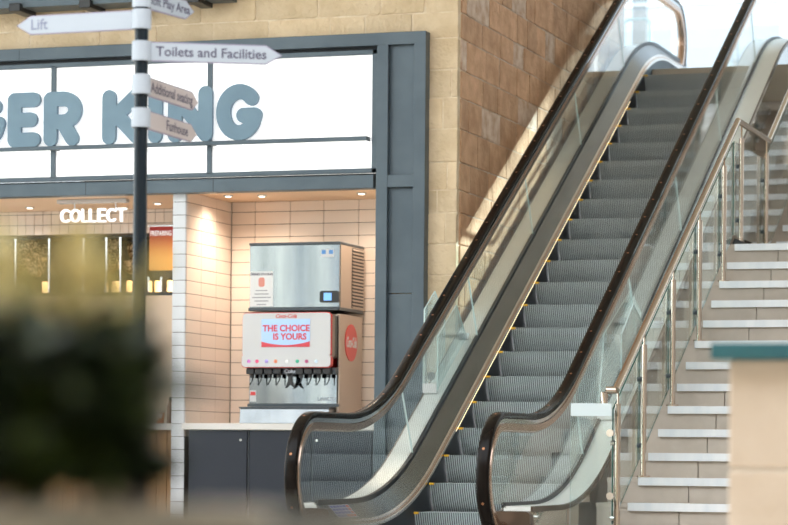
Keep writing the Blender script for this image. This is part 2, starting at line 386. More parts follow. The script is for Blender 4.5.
SWF = 0.27   # stroke width as a share of the letter height
GL = [arc(0.5, 0.5, 0.36, 0.365, 42, 325, 22) + [(0.85, 0.44), (0.60, 0.44)]]
LET = {
 'G': (GL, 0.84), 
 'E': ([[(0.14, 0.135), (0.14, 0.865)], [(0.14, 0.865), (0.52, 0.865)], [(0.14, 0.5), (0.46, 0.5)], [(0.14, 0.135), (0.52, 0.135)]], 0.66),
 'R': ([[(0.14, 0.135), (0.14, 0.865)], [(0.14, 0.865), (0.36, 0.865)] , arc(0.36, 0.655, 0.21, 0.21, 90, -90, 12), [(0.36, 0.445), (0.14, 0.445)], [(0.36, 0.43), (0.52, 0.135)]], 0.70),
 'K': ([[(0.14, 0.135), (0.14, 0.865)], [(0.20, 0.47), (0.54, 0.865)], [(0.26, 0.53), (0.56, 0.135)]], 0.72),
 'I': ([[(0.14, 0.135), (0.14, 0.865)]], 0.28),
 'N': ([[(0.14, 0.135), (0.14, 0.865)], [(0.14, 0.865), (0.62, 0.135)], [(0.62, 0.135), (0.62, 0.865)]], 0.80)}
def sign_letter(ch, px0, px1, ptop, pbot):
    pm = (px0+px1)/2
    a = at(px0, 120, Y=LY).x; b = at(px1, 120, Y=LY).x; z1 = at(pm, ptop, Y=LY).z; z0 = zl1-0.002
    ls, wd = LET[ch]; h = z1-z0; sw = SWF*h
    ex = [p[0] for l in ls for p in l]; mn = min(ex); sx = (b-a-sw)/(max(ex)-mn) if max(ex)-mn > 0.05 else h
    bm = BM()
    ls2 = [[((p[0]-mn)*sx/h, p[1]) for p in l] for l in ls]
    strokes(bm, ls2, sw, a+sw/2, z0, h, h, LY+0.008, LY+0.045)
    return obj('letter', bm, m_letter, lb)
for ch, a, b, tp, bt in (('G', -41, 4.5, 93, 149), ('E', 7, 39.5, 92.4, 148), ('R', 43, 81, 91.2, 146.5), ('K', 101.5, 142.5, 89.2, 144.5), ('I', 147.5, 162.6, 87.2, 143), ('N', 167.3, 211.6, 86.2, 142), ('G', 215.5, 261.3, 83.6, 141)):
    sign_letter(ch, a, b, tp, bt)

# ------------------------------------------------------------------ shop: right alcove
XP0, XP1, YB, ZA = -8.392, -8.275, 20.51, 2.74
TP = 0.1045
u_t = unit_stone('tile', m_tile, 0.02); u_tw = unit_stone('tile', m_tile_w, 0.03)
wb = obj('wall_alcove_back', nb(XP1, -6.63, YB, YB+0.12, 0, ZA), m_grout); tag(wb, kind='structure')
wp = obj('wall_alcove_pier', nb(XP0+0.006, XP1-0.006, YF+0.006, YB, 0, ZA), m_grout); tag(wp, kind='structure')
ca = obj('ceiling_alcove', nb(-14, -6.63, YF-0.02, 23.2, ZA, ZA+0.1), mat('peach_ceiling', (0.86, 0.62, 0.43), 0.7)); tag(ca, kind='structure')
wz = obj('wall_alcove_right', nb(-6.63, -6.60, YF+0.02, YB+0.12, 0, ZA), m_plaster); tag(wz, kind='structure')
G = 0.0045
vx = [XP1+0.006, -8.06, -7.749, -7.452, -7.146, -6.84, -6.632]
rows = []; z = 2.655
while z > 0.80: rows.append((z-TP, z)); z -= TP
rows.insert(0, (2.655, ZA))
for z0, z1 in rows:
    if z1 < 0.85: continue
    for a, b in zip(vx[:-1], vx[1:]):
        piece('tile', u_t, ((a+b)/2, YB-0.003, (z0+z1)/2), (b-a-G, 0.014, z1-z0-G), wb)
vy = [YF+0.012, 19.856, 20.174, 20.49]
for z0, z1 in rows:
    if z1 < 0.85: continue
    for a, b in zip(vy[:-1], vy[1:]):
        piece('tile', u_t, (XP1-0.004, (a+b)/2, (z0+z1)/2), (0.014, b-a-G, z1-z0-G), wp)
z = 2.655; piece('tile', u_tw, ((XP0+XP1)/2, YF+0.004, 2.692), (XP1-XP0-G, 0.014, 0.07), wp)
while z > 0.03:
    z0 = max(z-TP, 0); piece('tile', u_tw, ((XP0+XP1)/2, YF+0.004, (z0+z)/2), (XP1-XP0-G, 0.014, z-z0-G), wp); z -= TP
def downlight(x, y, label, power, spot=True, blend=0.8, size=150):
    d = empty('downlight', (x, y, ZA), label, 'downlight', None)
    obj('rim', disc(BM(), (x, y, ZA-0.004), (0, 0, 1), 0.038, 0.008), m_white, d)
    obj('lens', disc(BM(), (x, y, ZA-0.010), (0, 0, 1), 0.024, 0.006), m_lamp, d)
    l = bpy.data.lights.new('downlight_lamp', 'SPOT'); l.energy = power; l.color = (1.0, 0.82, 0.64); l.spot_size = math.radians(size); l.spot_blend = blend; l.shadow_soft_size = 0.05
    lo = bpy.data.objects.new('downlight_lamp', l); C.objects.link(lo); lo.location = (x, y, ZA-0.03); setparent(lo, d)
p = at(266, 196.5, Z=ZA)
downlight(p.x, min(p.y, 20.0), 'small round downlight in the drinks alcove ceiling above the ice machine', 34)
downlight(-8.08, 19.95, 'small round downlight in the drinks alcove ceiling beside the tiled pier', 20)
downlight(-6.95, 20.0, 'small round downlight in the drinks alcove ceiling near the right post', 26)

# counter and cabinets
ct = obj('counter_top', nb(XP1+0.004, -6.641, 19.47, YB-0.012, 0.831, 0.882), m_counter, bevel=0.004)
tag(ct, 'white counter top under the drinks machine with square edge', 'counter')
dx = [at(px, 460, Y=19.50).x for px in (188.5, 246.5, 249.2, 310.5, 312.5, 371.5)]
for i, lab in enumerate(('slate cabinet under the counter beside the white tiled pier', 'middle slate cabinet under the drinks machine', 'slate cabinet behind the left escalator newel next to the post')):
    a, b = dx[2*i], dx[2*i+1]
    cb = empty('cabinet', ((a+b)/2, 19.6, 0), lab, 'cabinet', 'cabinets under the drinks counter')
    obj('body', nb(a-0.008, b+0.008, 19.53, YB-0.02, 0.12, 0.829), m_cab_e, cb)
    dr = obj('door', nb(a, b, 19.50, 19.527, 0.126, 0.822), m_cab, cb, bevel=0.003)
    lx = at((241, 300, 317)[i] if i != 1 else 306, 440, Y=19.5).x if i != 1 else None
    if lx: obj('lock', disc(BM(), (lx, 19.497, at(241, 440, Y=19.5).z), (0, 1, 0), 0.011, 0.012, 14), m_steel_p, dr)
    obj('plinth', nb(a-0.008, b+0.008, 19.56, YB-0.1, 0, 0.12), m_black, cb)

# ------------------------------------------------------------------ drinks machine and ice machine
YM = 19.85
dm = empty('drinks_dispenser', (-7.5, YM+0.2, 0.882), 'steel soda fountain with red-edged white head, push levers and red disc on its side', 'drinks machine')
X0, X1 = at(249, 390, Y=YM).x, at(338.5, 390, Y=YM).x
zb = at(290, 404, Y=YM).z
obj('back_panel', nb(X0, X1, YM, YM+0.04, zb, 1.75), m_steel, dm, bevel=0.004)
obj('body', nb(X1-0.02, X1+0.005, YM, 20.40, 0.90, 1.765), m_steel_b, dm, bevel=0.004)
obj('rear_case', nb(X0+0.01, X1-0.02, YM+0.04, 20.40, 0.90, 1.76), m_steel_b, dm)
obj('base_lip', nb(X0-0.005, X1+0.005, YM-0.02, YM+0.03, zb-0.022, zb), m_greyp, dm)
# tray
YT = YM-0.14
ta, tb_, tz = at(240, 409, Y=YT).x, at(329, 409, Y=YT).x, at(285, 408.5, Y=YT).z
tr = obj('drip_tray', prism(BM(), [(YT-0.0, tz), (YT-0.02, 0.8825), (YM+0.02, 0.8825), (YM+0.02, tz)], 'x', ta, tb_), m_tray, dm, bevel=0.006)
obj('tray_rim', nb(ta-0.006, tb_+0.006, YT-0.01, YM, tz, tz+0.012), m_greyp, tr)
# head
YH = YM-0.12
hx0, hx1 = at(242.5, 340, Y=YH).x, at(330.2, 340, Y=YH).x; hz1, hz0, hzm = at(286, 313, Y=YH).z, at(286, 367, Y=YH).z, at(286, 355.5, Y=YH).z
def rrect(x0, x1, z0, z1, r, n=5):
    out = []
    for cx, cz, a in ((x1-r, z1-r, 0), (x0+r, z1-r, 90), (x0+r, z0+r, 180), (x1-r, z0+r, 270)): out += arc(cx, cz, r, r, a, a+90, n)
    return out
obj('head_rim', prism(BM(), rrect(hx0-0.006, hx1+0.006, hzm-0.02, hz1+0.006, 0.035), 'y', YH+0.012, YH+0.034), m_red, dm)
obj('head_body', prism(BM(), rrect(hx0+0.006, hx1-0.004, hzm-0.02, hz1-0.004, 0.03), 'y', YH+0.03, YM+0.04), m_steel_b, dm)
hd = obj('head', prism(BM(), rrect(hx0, hx1, hzm-0.01, hz1, 0.03), 'y', YH, YH+0.04), m_white, dm)
obj('selector_rim', prism(BM(), rrect(hx0-0.003, hx1+0.016, hz0-0.006, hzm, 0.03), 'y', YH-0.012, YH+0.03), m_red, dm)
sp = obj('selector_strip', prism(BM(), rrect(hx0+0.003, hx1+0.010, hz0, hzm+0.006, 0.028), 'y', YH-0.022, YH+0.02), m_white, dm)
cols = [(0.45, 0.12, 0.40), (0.6, 0.05, 0.15), (0.30, 0.22, 0.55), (0.75, 0.2, 0.1), (0.72, 0.70, 0.72), (0.02, 0.32, 0.20), (0.28, 0.03, 0.12), (0.45, 0.55, 0.75)]
for i, px in enumerate((248.8, 257, 266.5, 275.6, 286.8, 297.3, 306.6, 316)):
    c = at(px, 361.3, Y=YH-0.023)
    mm = mat('flavour_badge', cols[i], 0.4, col2=tuple(min(1, k*1.8+0.05) for k in cols[i]), scale=60)
    obj('flavour_badge', disc(BM(), (c.x, YH-0.023, c.z), (0, 1, 0), 0.015, 0.004, 16), mm, sp)
# screen on the head
sx0, sx1 = at(261.7, 335, Y=YH).x, at(310, 335, Y=YH).x; sz1, sz0 = at(286, 319, Y=YH).z, at(286, 347, Y=YH).z
m_scr = mat('screen_blue', (0.35, 0.52, 0.80), 0.3, emit=(0.55, 0.72, 0.98), es=0.22)
m_scr_w = mat('screen_white', (0.85, 0.88, 0.9), 0.3, emit=(0.9, 0.95, 1), es=0.4)
m_scr_r = mat('screen_red', (0.60, 0.05, 0.07), 0.3, emit=(0.8, 0.08, 0.12), es=0.12)
sc = obj('screen', nb(sx0, sx1, YH-0.004, YH+0.002, sz0, sz1), m_scr, hd)
cxm = (sx0+sx1)/2; W2 = (sx1-sx0)/2; hh = sz1-sz0
obj('screen_print', prism(BM(), [(sx0, sz0), (sx1, sz0), (sx1, sz0+hh*0.20)] + [(cxm+W2*k/8, sz0+hh*(0.07+0.13*(k/8)**2)) for k in range(7, -9, -1)], 'y', YH-0.006, YH-0.002), m_scr_r, sc)
lettering('lettering', 'THE CHOICE', 0.070, m_scr_r, sc, facing_front(cxm+0.004, YH-0.0055, sz0+hh*0.66), bold=0.0022, xs=0.98)
lettering('lettering', 'IS YOURS', 0.070, m_scr_r, sc, facing_front(cxm+0.035, YH-0.0055, sz0+hh*0.36), bold=0.0022, xs=0.98)
c = at(286, 316.2, Y=YH)
lettering('lettering', 'Coca-Cola', 0.042, m_red, hd, facing_front(c.x, YH-0.001, c.z), bold=0.001, shear=0.3)
# manifold and levers
mz1, mz0 = hz0-0.004, at(290, 374, Y=YM-0.08).z
obj('manifold', nb(at(246, 370, Y=YM-0.08).x, X1-0.002, YM-0.07, YM, mz0, mz1), m_greyp, dm)
for px in (252, 260.6, 269.9, 278.9, 301, 310, 319, 328.5):
    c = at(px, 375, Y=YM-0.06)
    v = obj('valve', nb(c.x-0.034, c.x+0.034, YM-0.105, YM-0.06, mz0-0.002, mz1-0.006), m_black, dm, bevel=0.006)
    obj('nozzle', tube(BM(), [(c.x, YM-0.06, mz0+0.01), (c.x, YM-0.06, mz0-0.03)], 0.018, 12), m_black, v)
    bm = tube(BM(), [(c.x+0.008, YM-0.05, mz0), (c.x+0.006, YM-0.065, mz0-0.05), (c.x-0.004, YM-0.09, mz0-0.085)], 0.0055, 8)
    obj('lever', bm, m_black, v)
c = at(291.5, 375, Y=YM-0.07)
v = obj('centre_valve', nb(c.x-0.03, c.x+0.03, YM-0.10, YM-0.05, mz0-0.02, mz1-0.005), m_black, dm, bevel=0.006)
obj('lever', prism(BM(), [(c.x-0.016, mz0), (c.x+0.016, mz0), (c.x+0.02, mz0-0.06), (c.x+0.045, mz0-0.115), (c.x+0.025, mz0-0.105), (c.x, mz0-0.085), (c.x-0.025, mz0-0.11), (c.x-0.045, mz0-0.115), (c.x-0.02, mz0-0.06)], 'y', YM-0.10, YM-0.085), m_black, v)
lettering('lettering', 'Coke', 0.045, m_sign, v, facing_front(c.x, YM-0.102, mz1-0.03), bold=0.001)
c = at(253, 396, Y=YM-0.002)
lp = obj('label_plate', nb(c.x-0.028, c.x+0.028, YM-0.003, YM, c.z-0.045, c.z+0.045), m_white, dm)
obj('label_stripe', nb(c.x-0.022, c.x+0.022, YM-0.005, YM-0.003, c.z+0.005, c.z+0.035), m_red, lp)
c = at(329, 399, Y=YM-0.002)
lettering('lettering', 'LANCER', 0.042, m_sign, dm, facing_front(c.x-0.02, YM-0.002, c.z), bold=0.001)
# red disc with script on the side (faces +X)
XD = X1+0.005
dc = at(350.8, 343, X=XD)
dy = (at(357, 343, X=XD).y-at(345, 343, X=XD).y)/2; dz = (at(351, 324.5, X=XD).z-at(351, 361.5, X=XD).z)/2
bm = prism(BM(), [(dc.y+dy*math.cos(2*math.pi*k/32), dc.z+dz*math.sin(2*math.pi*k/32)) for k in range(32)], 'x', XD, XD+0.006)
rd = obj('red_disc', bm, m_red, dm)
mw = Matrix.Translation((XD+0.0065, dc.y, dc.z)) @ Matrix.Rotation(math.radians(90), 4, 'Z') @ Matrix.Rotation(math.radians(90), 4, 'X')
lettering('lettering', 'Coca-Cola', 0.12, m_white, rd, mw, bold=0.003, shear=0.35, xs=dy*2/0.62)

im = empty('ice_machine', (-7.46, YM+0.25, 1.79), 'stainless ice machine with dark edges and side louvres stacked on the drinks dispenser', 'ice machine')
ix0, ix1, iz0, iz1 = -7.852, -7.071, 1.797, 2.342
obj('front_panel', nb(ix0+0.004, ix1-0.006, YM, YM+0.02, iz0+0.022, iz1-0.022), m_steel, im, bevel=0.003)
obj('case', nb(ix0+0.004, ix1-0.002, YM+0.02, 20.42, iz0+0.022, iz1-0.022), m_steel_b, im)
obj('top_lid', nb(ix0, ix1, YM-0.008, 20.435, iz1-0.022, iz1), m_greyp, im, bevel=0.004)
obj('bottom_trim', nb(ix0-0.004, ix1, YM-0.008, 20.435, iz0-0.004, iz0+0.022), m_greyp, im, bevel=0.004)
gy0 = at(352, 280, X=ix1).y
gr = obj('louvre_frame', nb(ix1-0.004, ix1, gy0, 20.425, iz0+0.03, iz1-0.03), m_black, im)
for k in range(18):
    zz = iz0+0.04+k*(iz1-iz0-0.08)/17
    obj('louvre', prism(BM(), [(ix1, zz-0.006), (ix1+0.010, zz-0.012), (ix1+0.010, zz-0.008), (ix1, zz+0.004)], 'y', gy0+0.006, 20.42), m_steel_b, gr)
c0, c1 = at(320.5, 291, Y=YM), at(339, 302.5, Y=YM)
pn = obj('control_panel', prism(BM(), rrect(c0.x, ix1-0.006, c1.z, c0.z, 0.016), 'y', YM-0.02, YM), m_black, im)
cx, cz = at(328.5, 296.8, Y=YM).x, at(328.5, 296.8, Y=YM).z
obj('display', nb(cx-0.033, cx+0.033, YM-0.023, YM-0.019, cz-0.03, cz+0.03), mat('display_blue', (0.1, 0.25, 0.6), 0.3, emit=(0.25, 0.55, 1), es=0.8), pn)
c = at(327.5, 253, Y=YM)
lg = obj('maker_badge', nb(c.x-0.055, c.x+0.055, YM-0.003, YM, c.z-0.032, c.z+0.032), m_white, im)
m_blue = mat('badge_blue', (0.10, 0.28, 0.62), 0.4)
for s in (-1, 1): obj('badge_wing', nb(c.x+s*0.03-0.018, c.x+s*0.03+0.018, YM-0.005, YM-0.003, c.z-0.008, c.z+0.024), m_blue, lg)
obj('badge_star', prism(BM(), [(c.x+math.cos(k*math.pi/6)*(0.020 if k % 2 else 0.010), c.z+0.008+math.sin(k*math.pi/6)*(0.020 if k % 2 else 0.010)) for k in range(12)], 'y', YM-0.006, YM-0.005), m_white, lg)
a, b = at(250.5, 271.5, Y=YM), at(273, 306.5, Y=YM)
m_paper = mat('paper', (0.80, 0.80, 0.80), 0.7)
nt_ = obj('paper_notice', nb(a.x, b.x, YM-0.003, YM, b.z, a.z), m_paper, im)
xm = (a.x+b.x)/2; hz = a.z-b.z
lettering('lettering', 'DRINKS STATION', 0.024, m_ink, nt_, facing_front(xm, YM-0.004, a.z-0.025), bold=0.0006)
m_pink = mat('print_pink', (0.75, 0.30, 0.24), 0.6)
bm = prism(BM(), rrect(xm-0.026, xm+0.026, a.z-0.125, a.z-0.05, 0.018), 'y', YM-0.005, YM-0.003); obj('printed_mark', bm, m_pink, nt_)
for q in range(5):
    wq = (0.05, 0.06, 0.08, 0.06, 0.04)[q]; zq = a.z-0.155-q*0.028
    obj('printed_line', nb(xm-wq, xm+wq, YM-0.0045, YM-0.003, zq-0.004, zq+0.004), mat('print_grey', (0.35, 0.35, 0.38), 0.7) if q == 0 else bpy.data.materials['print_grey'], nt_)

# ------------------------------------------------------------------ shop: left collection bay
YK = 22.6
wk = obj('wall_kitchen_back', nb(-14, XP0+0.02, YK, YK+0.15, 0, ZA), mat('beige_kitchen_wall', (0.62, 0.48, 0.36), 0.7)); tag(wk, kind='structure')
wk2 = obj('wall_kitchen_right', nb(XP0+0.02, XP0+0.05, YB+0.005, YK, 0, ZA), m_plaster); tag(wk2, kind='structure')
# hanging tiled bulkhead
YBk = 20.9
zt0, zt1 = at(60, 235, Y=YBk).z, ZA
bk = obj('wall_bulkhead', nb(-12, XP0-0.01, YBk, YBk+0.15, zt0, zt1), m_grout); tag(bk, kind='structure')
x = at(170, 225, Y=YBk).x
zb_rows = [zt0, at(60, 225, Y=YBk).z, at(60, 214.5, Y=YBk).z, ZA]
tw = 0.082
k = 0
while x-k*tw > -11.0:
    for z0, z1 in zip(zb_rows[:-1], zb_rows[1:]):
        piece('tile', u_t, (x-(k+0.5)*tw+0.03, YBk-0.003, (z0+z1)/2), (tw-G, 0.014, z1-z0-G), bk)
    k += 1
p = at(35, 211, Z=ZA)
downlight(at(35, 211, Y=20.6).x, 20.5, 'small round downlight above the collection counter left of the lit lettering', 30)
downlight(-8.9, 20.4, 'small round downlight above the collection counter behind the sign post', 30)
# display unit of dark glass
du = empty('display_unit', (-9.5, 21.2, 1.7), 'dark glass heated display unit with glowing food slots under the tiled bulkhead', 'display unit')
dz0, dz1 = at(60, 293, Y=21.0).z, at(60, 236, Y=21.0).z
xr = at(149.5, 260, Y=21.0).x; xe = at(171.5, 260, Y=21.0).x
obj('back', nb(-11.4, xe, 21.35, 21.4, dz0, dz1), mat('dark_backing', (0.035, 0.030, 0.024), 0.3, col2=(0.14, 0.10, 0.05), scale=11, lo=0.5, hi=0.7), du)
obj('shelf', nb(-11.4, xe, 21.0, 21.4, dz0-0.03, dz0), m_black, du)
obj('top', nb(-11.4, xe, 21.0, 21.4, dz1-0.02, dz1), m_black, du)
for px in (16, 50, 84, 107, 121, 149.5, 162):
    x = at(px, 260, Y=21.02).x; obj('divider', nb(x-0.008, x+0.008, 21.0, 21.35, dz0, dz1-0.02 if px < 140 else dz0+0.13), m_steel_p, du)
m_glow = mat('warm_glow', (1, 0.75, 0.4), 0.5, emit=(1.0, 0.66, 0.26), es=4.0)
for px in (18, 45, 113, 126, 154.5, 167):
    c = at(px, 284, Y=21.15); obj('heat_lamp', nb(c.x-0.035, c.x+0.035, 21.15, 21.22, dz0+0.005, dz0+0.11), m_glow, du, bevel=0.01)
m_tin = mat('glint_painted_wrap', (0.16, 0.09, 0.04), 0.25, 0.2, col2=(1.0, 0.80, 0.5), scale=48, lo=0.47, hi=0.56)  # bright speckle paints the foil's glints into its colour
for i, (px, py) in enumerate(((118, 245), (126, 250), (120, 262), (128, 266), (30, 246), (40, 254), (24, 262), (36, 268), (12, 252))):
    c = at(px, py, Y=21.2); bm = BM(); bmesh.ops.create_icosphere(bm, subdivisions=2, radius=0.085, matrix=Matrix.Translation((c.x, 21.22, c.z)))
    rg = random.Random(i)
    for v in bm.verts: v.co += Vector((rg.uniform(-1, 1), rg.uniform(-1, 1), rg.uniform(-1, 1)))*0.018
    obj('foil_garland', bm, m_tin, du)
# order screen
a, b = at(149.6, 226.8, Y=20.86), at(176, 270, Y=20.86)
ws_ = empty('order_screen', (a.x, 20.86, b.z), 'red and amber order screen reading PREPARING beside the tiled pier', 'screen')
m_os = bpy.data.materials.new('order_screen_print'); m_os.use_nodes = True
nt = m_os.node_tree; bs = nt.nodes['Principled BSDF']; g = nt.nodes.new('ShaderNodeNewGeometry'); sx_ = nt.nodes.new('ShaderNodeSeparateXYZ'); mr = nt.nodes.new('ShaderNodeMapRange'); cr = nt.nodes.new('ShaderNodeValToRGB')
nt.links.new(g.outputs['Position'], sx_.inputs[0]); nt.links.new(sx_.outputs['Z'], mr.inputs[0]); mr.inputs[1].default_value = b.z; mr.inputs[2].default_value = a.z
cr.color_ramp.elements[0].color = (0.65, 0.32, 0.07, 1); cr.color_ramp.elements[0].position = 0.25; cr.color_ramp.elements[1].color = (0.30, 0.018, 0.012, 1); cr.color_ramp.elements[1].position = 0.85
nt.links.new(mr.outputs[0], cr.inputs[0]); nt.links.new(cr.outputs[0], bs.inputs['Base Color']); nt.links.new(cr.outputs[0], bs.inputs['Emission Color']); bs.inputs['Emission Strength'].default_value = 0.35
obj('panel', nb(a.x, XP0-0.02, 20.86, 20.89, b.z, a.z), m_os, ws_)
obj('bezel', nb(a.x-0.01, XP0-0.02, 20.855, 20.895, a.z, a.z+0.012), m_steel_p, ws_)
c = at(161, 233.5, Y=20.858)
lettering('lettering', 'PREPARING', 0.062, m_scr_w, ws_, facing_front(c.x, 20.855, c.z), xs=0.62, bold=0.001)
# hanging COLLECT sign
YS = 19.95
cs = empty('hanging_sign', (at(93, 215, Y=YS).x, YS, at(93, 222, Y=YS).z), 'glowing white COLLECT letters hanging from a rail under the fascia', 'sign')
rz1, rz0 = at(93, 199.5, Y=YS).z, at(93, 203.0, Y=YS).z
obj('rail', nb(at(58, 200, Y=YS).x, at(127, 200, Y=YS).x, YS-0.02, YS+0.05, rz0, rz1), m_white, cs)
CL = {'C': [arc(0.3, 0.5, 0.24, 0.39, 50, 310, 14)], 'O': [arc(0.32, 0.5, 0.25, 0.39, 0, 360, 20)], 'L': [[(0.1, 0.9), (0.1, 0.1), (0.42, 0.1)]],
      'E': [[(0.45, 0.9), (0.1, 0.9), (0.1, 0.1), (0.45, 0.1)], [(0.1, 0.5), (0.4, 0.5)]], 'T': [[(0.02, 0.9), (0.5, 0.9)], [(0.26, 0.9), (0.26, 0.1)]]}
spans = (('C', 60, 69), ('O', 69.8, 79.8), ('L', 81, 87), ('L', 88.5, 95), ('E', 97, 105), ('C', 106, 115), ('T', 115.3, 126))
lz0, lz1 = at(93, 222.2, Y=YS).z, at(93, 208.4, Y=YS).z
for ch, p0, p1 in spans:
    xa, xb = at(p0, 215, Y=YS).x, at(p1, 215, Y=YS).x; sw = 0.0155; h = lz1-lz0
    allx = [q[0] for l in CL[ch] for q in l]; mn, mxx = min(allx), max(allx)
    ls = [[((q[0]-mn)/(mxx-mn), (q[1]-0.1)/0.8) for q in l] for l in CL[ch]]
    obj('letter', strokes(BM(), ls, sw, xa+sw/2, lz0+sw/2, xb-xa-sw, h-sw, YS, YS+0.03, 6), m_letter_lit, cs)
for px in (74, 115): 
    x = at(px, 205, Y=YS).x; obj('hanger', tube(BM(), [(x, YS+0.015, rz0), (x, YS+0.015, lz1-0.01)], 0.006, 8), m_white, cs)
# collection counter
cc = empty('collection_counter', (-9.5, 20.0, 0), 'white-topped collection counter with oak front left of the tiled pier', 'counter')
obj('top', nb(-12, XP0-0.004, 19.62, 20.4, 0.83, 0.882), m_counter, cc, bevel=0.004)
xs_ = at(156, 470, Y=19.68).x
k = 0; x = XP0-0.006
while x > -11.5:
    obj('front_board', nb(x-0.088, x, 19.68, 19.71, 0.0, 0.829), m_wood, cc, bevel=0.004); x -= 0.092
c = at(157.5, 423, Y=19.95)
cup = empty('paper_cup', (c.x, 20.0, 0.882), 'small orange and white paper cup on the collection counter by the tiled pier', 'cup')
obj('body', tube(BM(), [(c.x, 20.0, 0.8825), (c.x, 20.0, 0.975)], [0.026, 0.036], 18), mat('cup_print', (0.75, 0.70, 0.66), 0.5, col2=(0.75, 0.22, 0.04), scale=14, lo=0.48, hi=0.52), cup, smooth=True)
obj('rim', tube(BM(), [(c.x, 20.0, 0.972), (c.x, 20.0, 0.980)], 0.038, 18), m_white, cup)
c = at(169, 420, Y=20.1)
bt = empty('sauce_bottle', (c.x, 20.12, 0.882), 'slim brown sauce bottle on the collection counter against the tiled pier', 'bottle')
obj('body', tube(BM(), [(c.x, 20.12, 0.8825), (c.x, 20.12, 1.02), (c.x, 20.12, 1.05), (c.x, 20.12, 1.08)], [0.028, 0.028, 0.016, 0.012], 16), mat('brown_bottle', (0.22, 0.09, 0.05), 0.25, coat=0.4), bt, smooth=True)
obj('cap', tube(BM(), [(c.x, 20.12, 1.08), (c.x, 20.12, 1.105)], 0.014, 12), m_black, bt)
# kitchen hatch wall below the display
obj_k = obj('wall_hatch', nb(-11.6, XP0-0.01, 21.0, 21.4, 0.0, dz0-0.032), mat('pale_hatch_panel', (0.60, 0.50, 0.40), 0.6)); tag(obj_k, kind='structure')
m_fr = mat('orange_frame', (0.45, 0.17, 0.05), 0.5)
c0, c1 = at(124, 310, Y=20.98), at(138, 350, Y=20.98)
hp = obj('wall_notice', nb(c0.x, c1.x, 20.985, 20.999, c1.z, c0.z), m_fr); tag(hp, 'small rust-orange notice on the pale hatch panel behind the pole', 'notice')

# ------------------------------------------------------------------ escalator
XC = -5.157
es = empty('escalator', (XC, 17, 0), 'long escalator with ribbed steel steps, glass balustrades and black handrails', 'escalator')
def fillet(p0, c, p1, tl, n=14):
    a = Vector(p0)-Vector(c); b = Vector(p1)-Vector(c); A = Vector(c)+a.normalized()*tl; B = Vector(c)+b.normalized()*tl
    return [tuple(A*(1-t)**2 + Vector(c)*2*t*(1-t) + B*t*t) for t in [i/n for i in range(n+1)]]
def epath(H, zl, zh, y0, y1, tl=0.75, tl2=0.7):
    ya = 17.4458+(zl-H-0.245)/T30; yb = 17.4458+(zh-H-0.245)/T30
    P = [(y0, zl)] + fillet((y0, zl), (ya, zl), (yb, zh), tl)
    n = 14; A, B = P[-1], fillet((ya, zl), (yb, zh), (y1, zh), tl2)
    P += [(A[0]+(B[0][0]-A[0])*i/n, A[1]+(B[0][1]-A[1])*i/n) for i in range(1, n)] + B + [(y1, zh)]
    return P
ZL, ZH = 0.33, 4.68
deck = epath(0.20, ZL, ZH, 15.80, 26.75)
rail = epath(0.93, 0.88, 5.235, 15.71, 26.25, 0.62, 0.7)
nl = arc(15.71, 0.51, 0.37, 0.37, 305, 90, 26)     # lower newel, bottom to top
nu = arc(26.25, 4.865, 0.37, 0.37, 90, -125, 26)
hpath = nl[:-1] + rail + nu[1:]
def rowlen(P): return sum(math.dist(a, b) for a, b in zip(P[:-1], P[1:]))
def resample(P, d0, step):
    out = []; acc = 0; nxt = d0
    for a, b in zip(P[:-1], P[1:]):
        L = math.dist(a, b)
        while acc+L >= nxt:
            t = (nxt-acc)/L; out.append(((a[0]+(b[0]-a[0])*t, a[1]+(b[1]-a[1])*t), (b[0]-a[0], b[1]-a[1]))); nxt += step
        acc += L
    return out
me_dot = None
JY = [17.781, 19.35, 20.918, 22.49, 24.06]
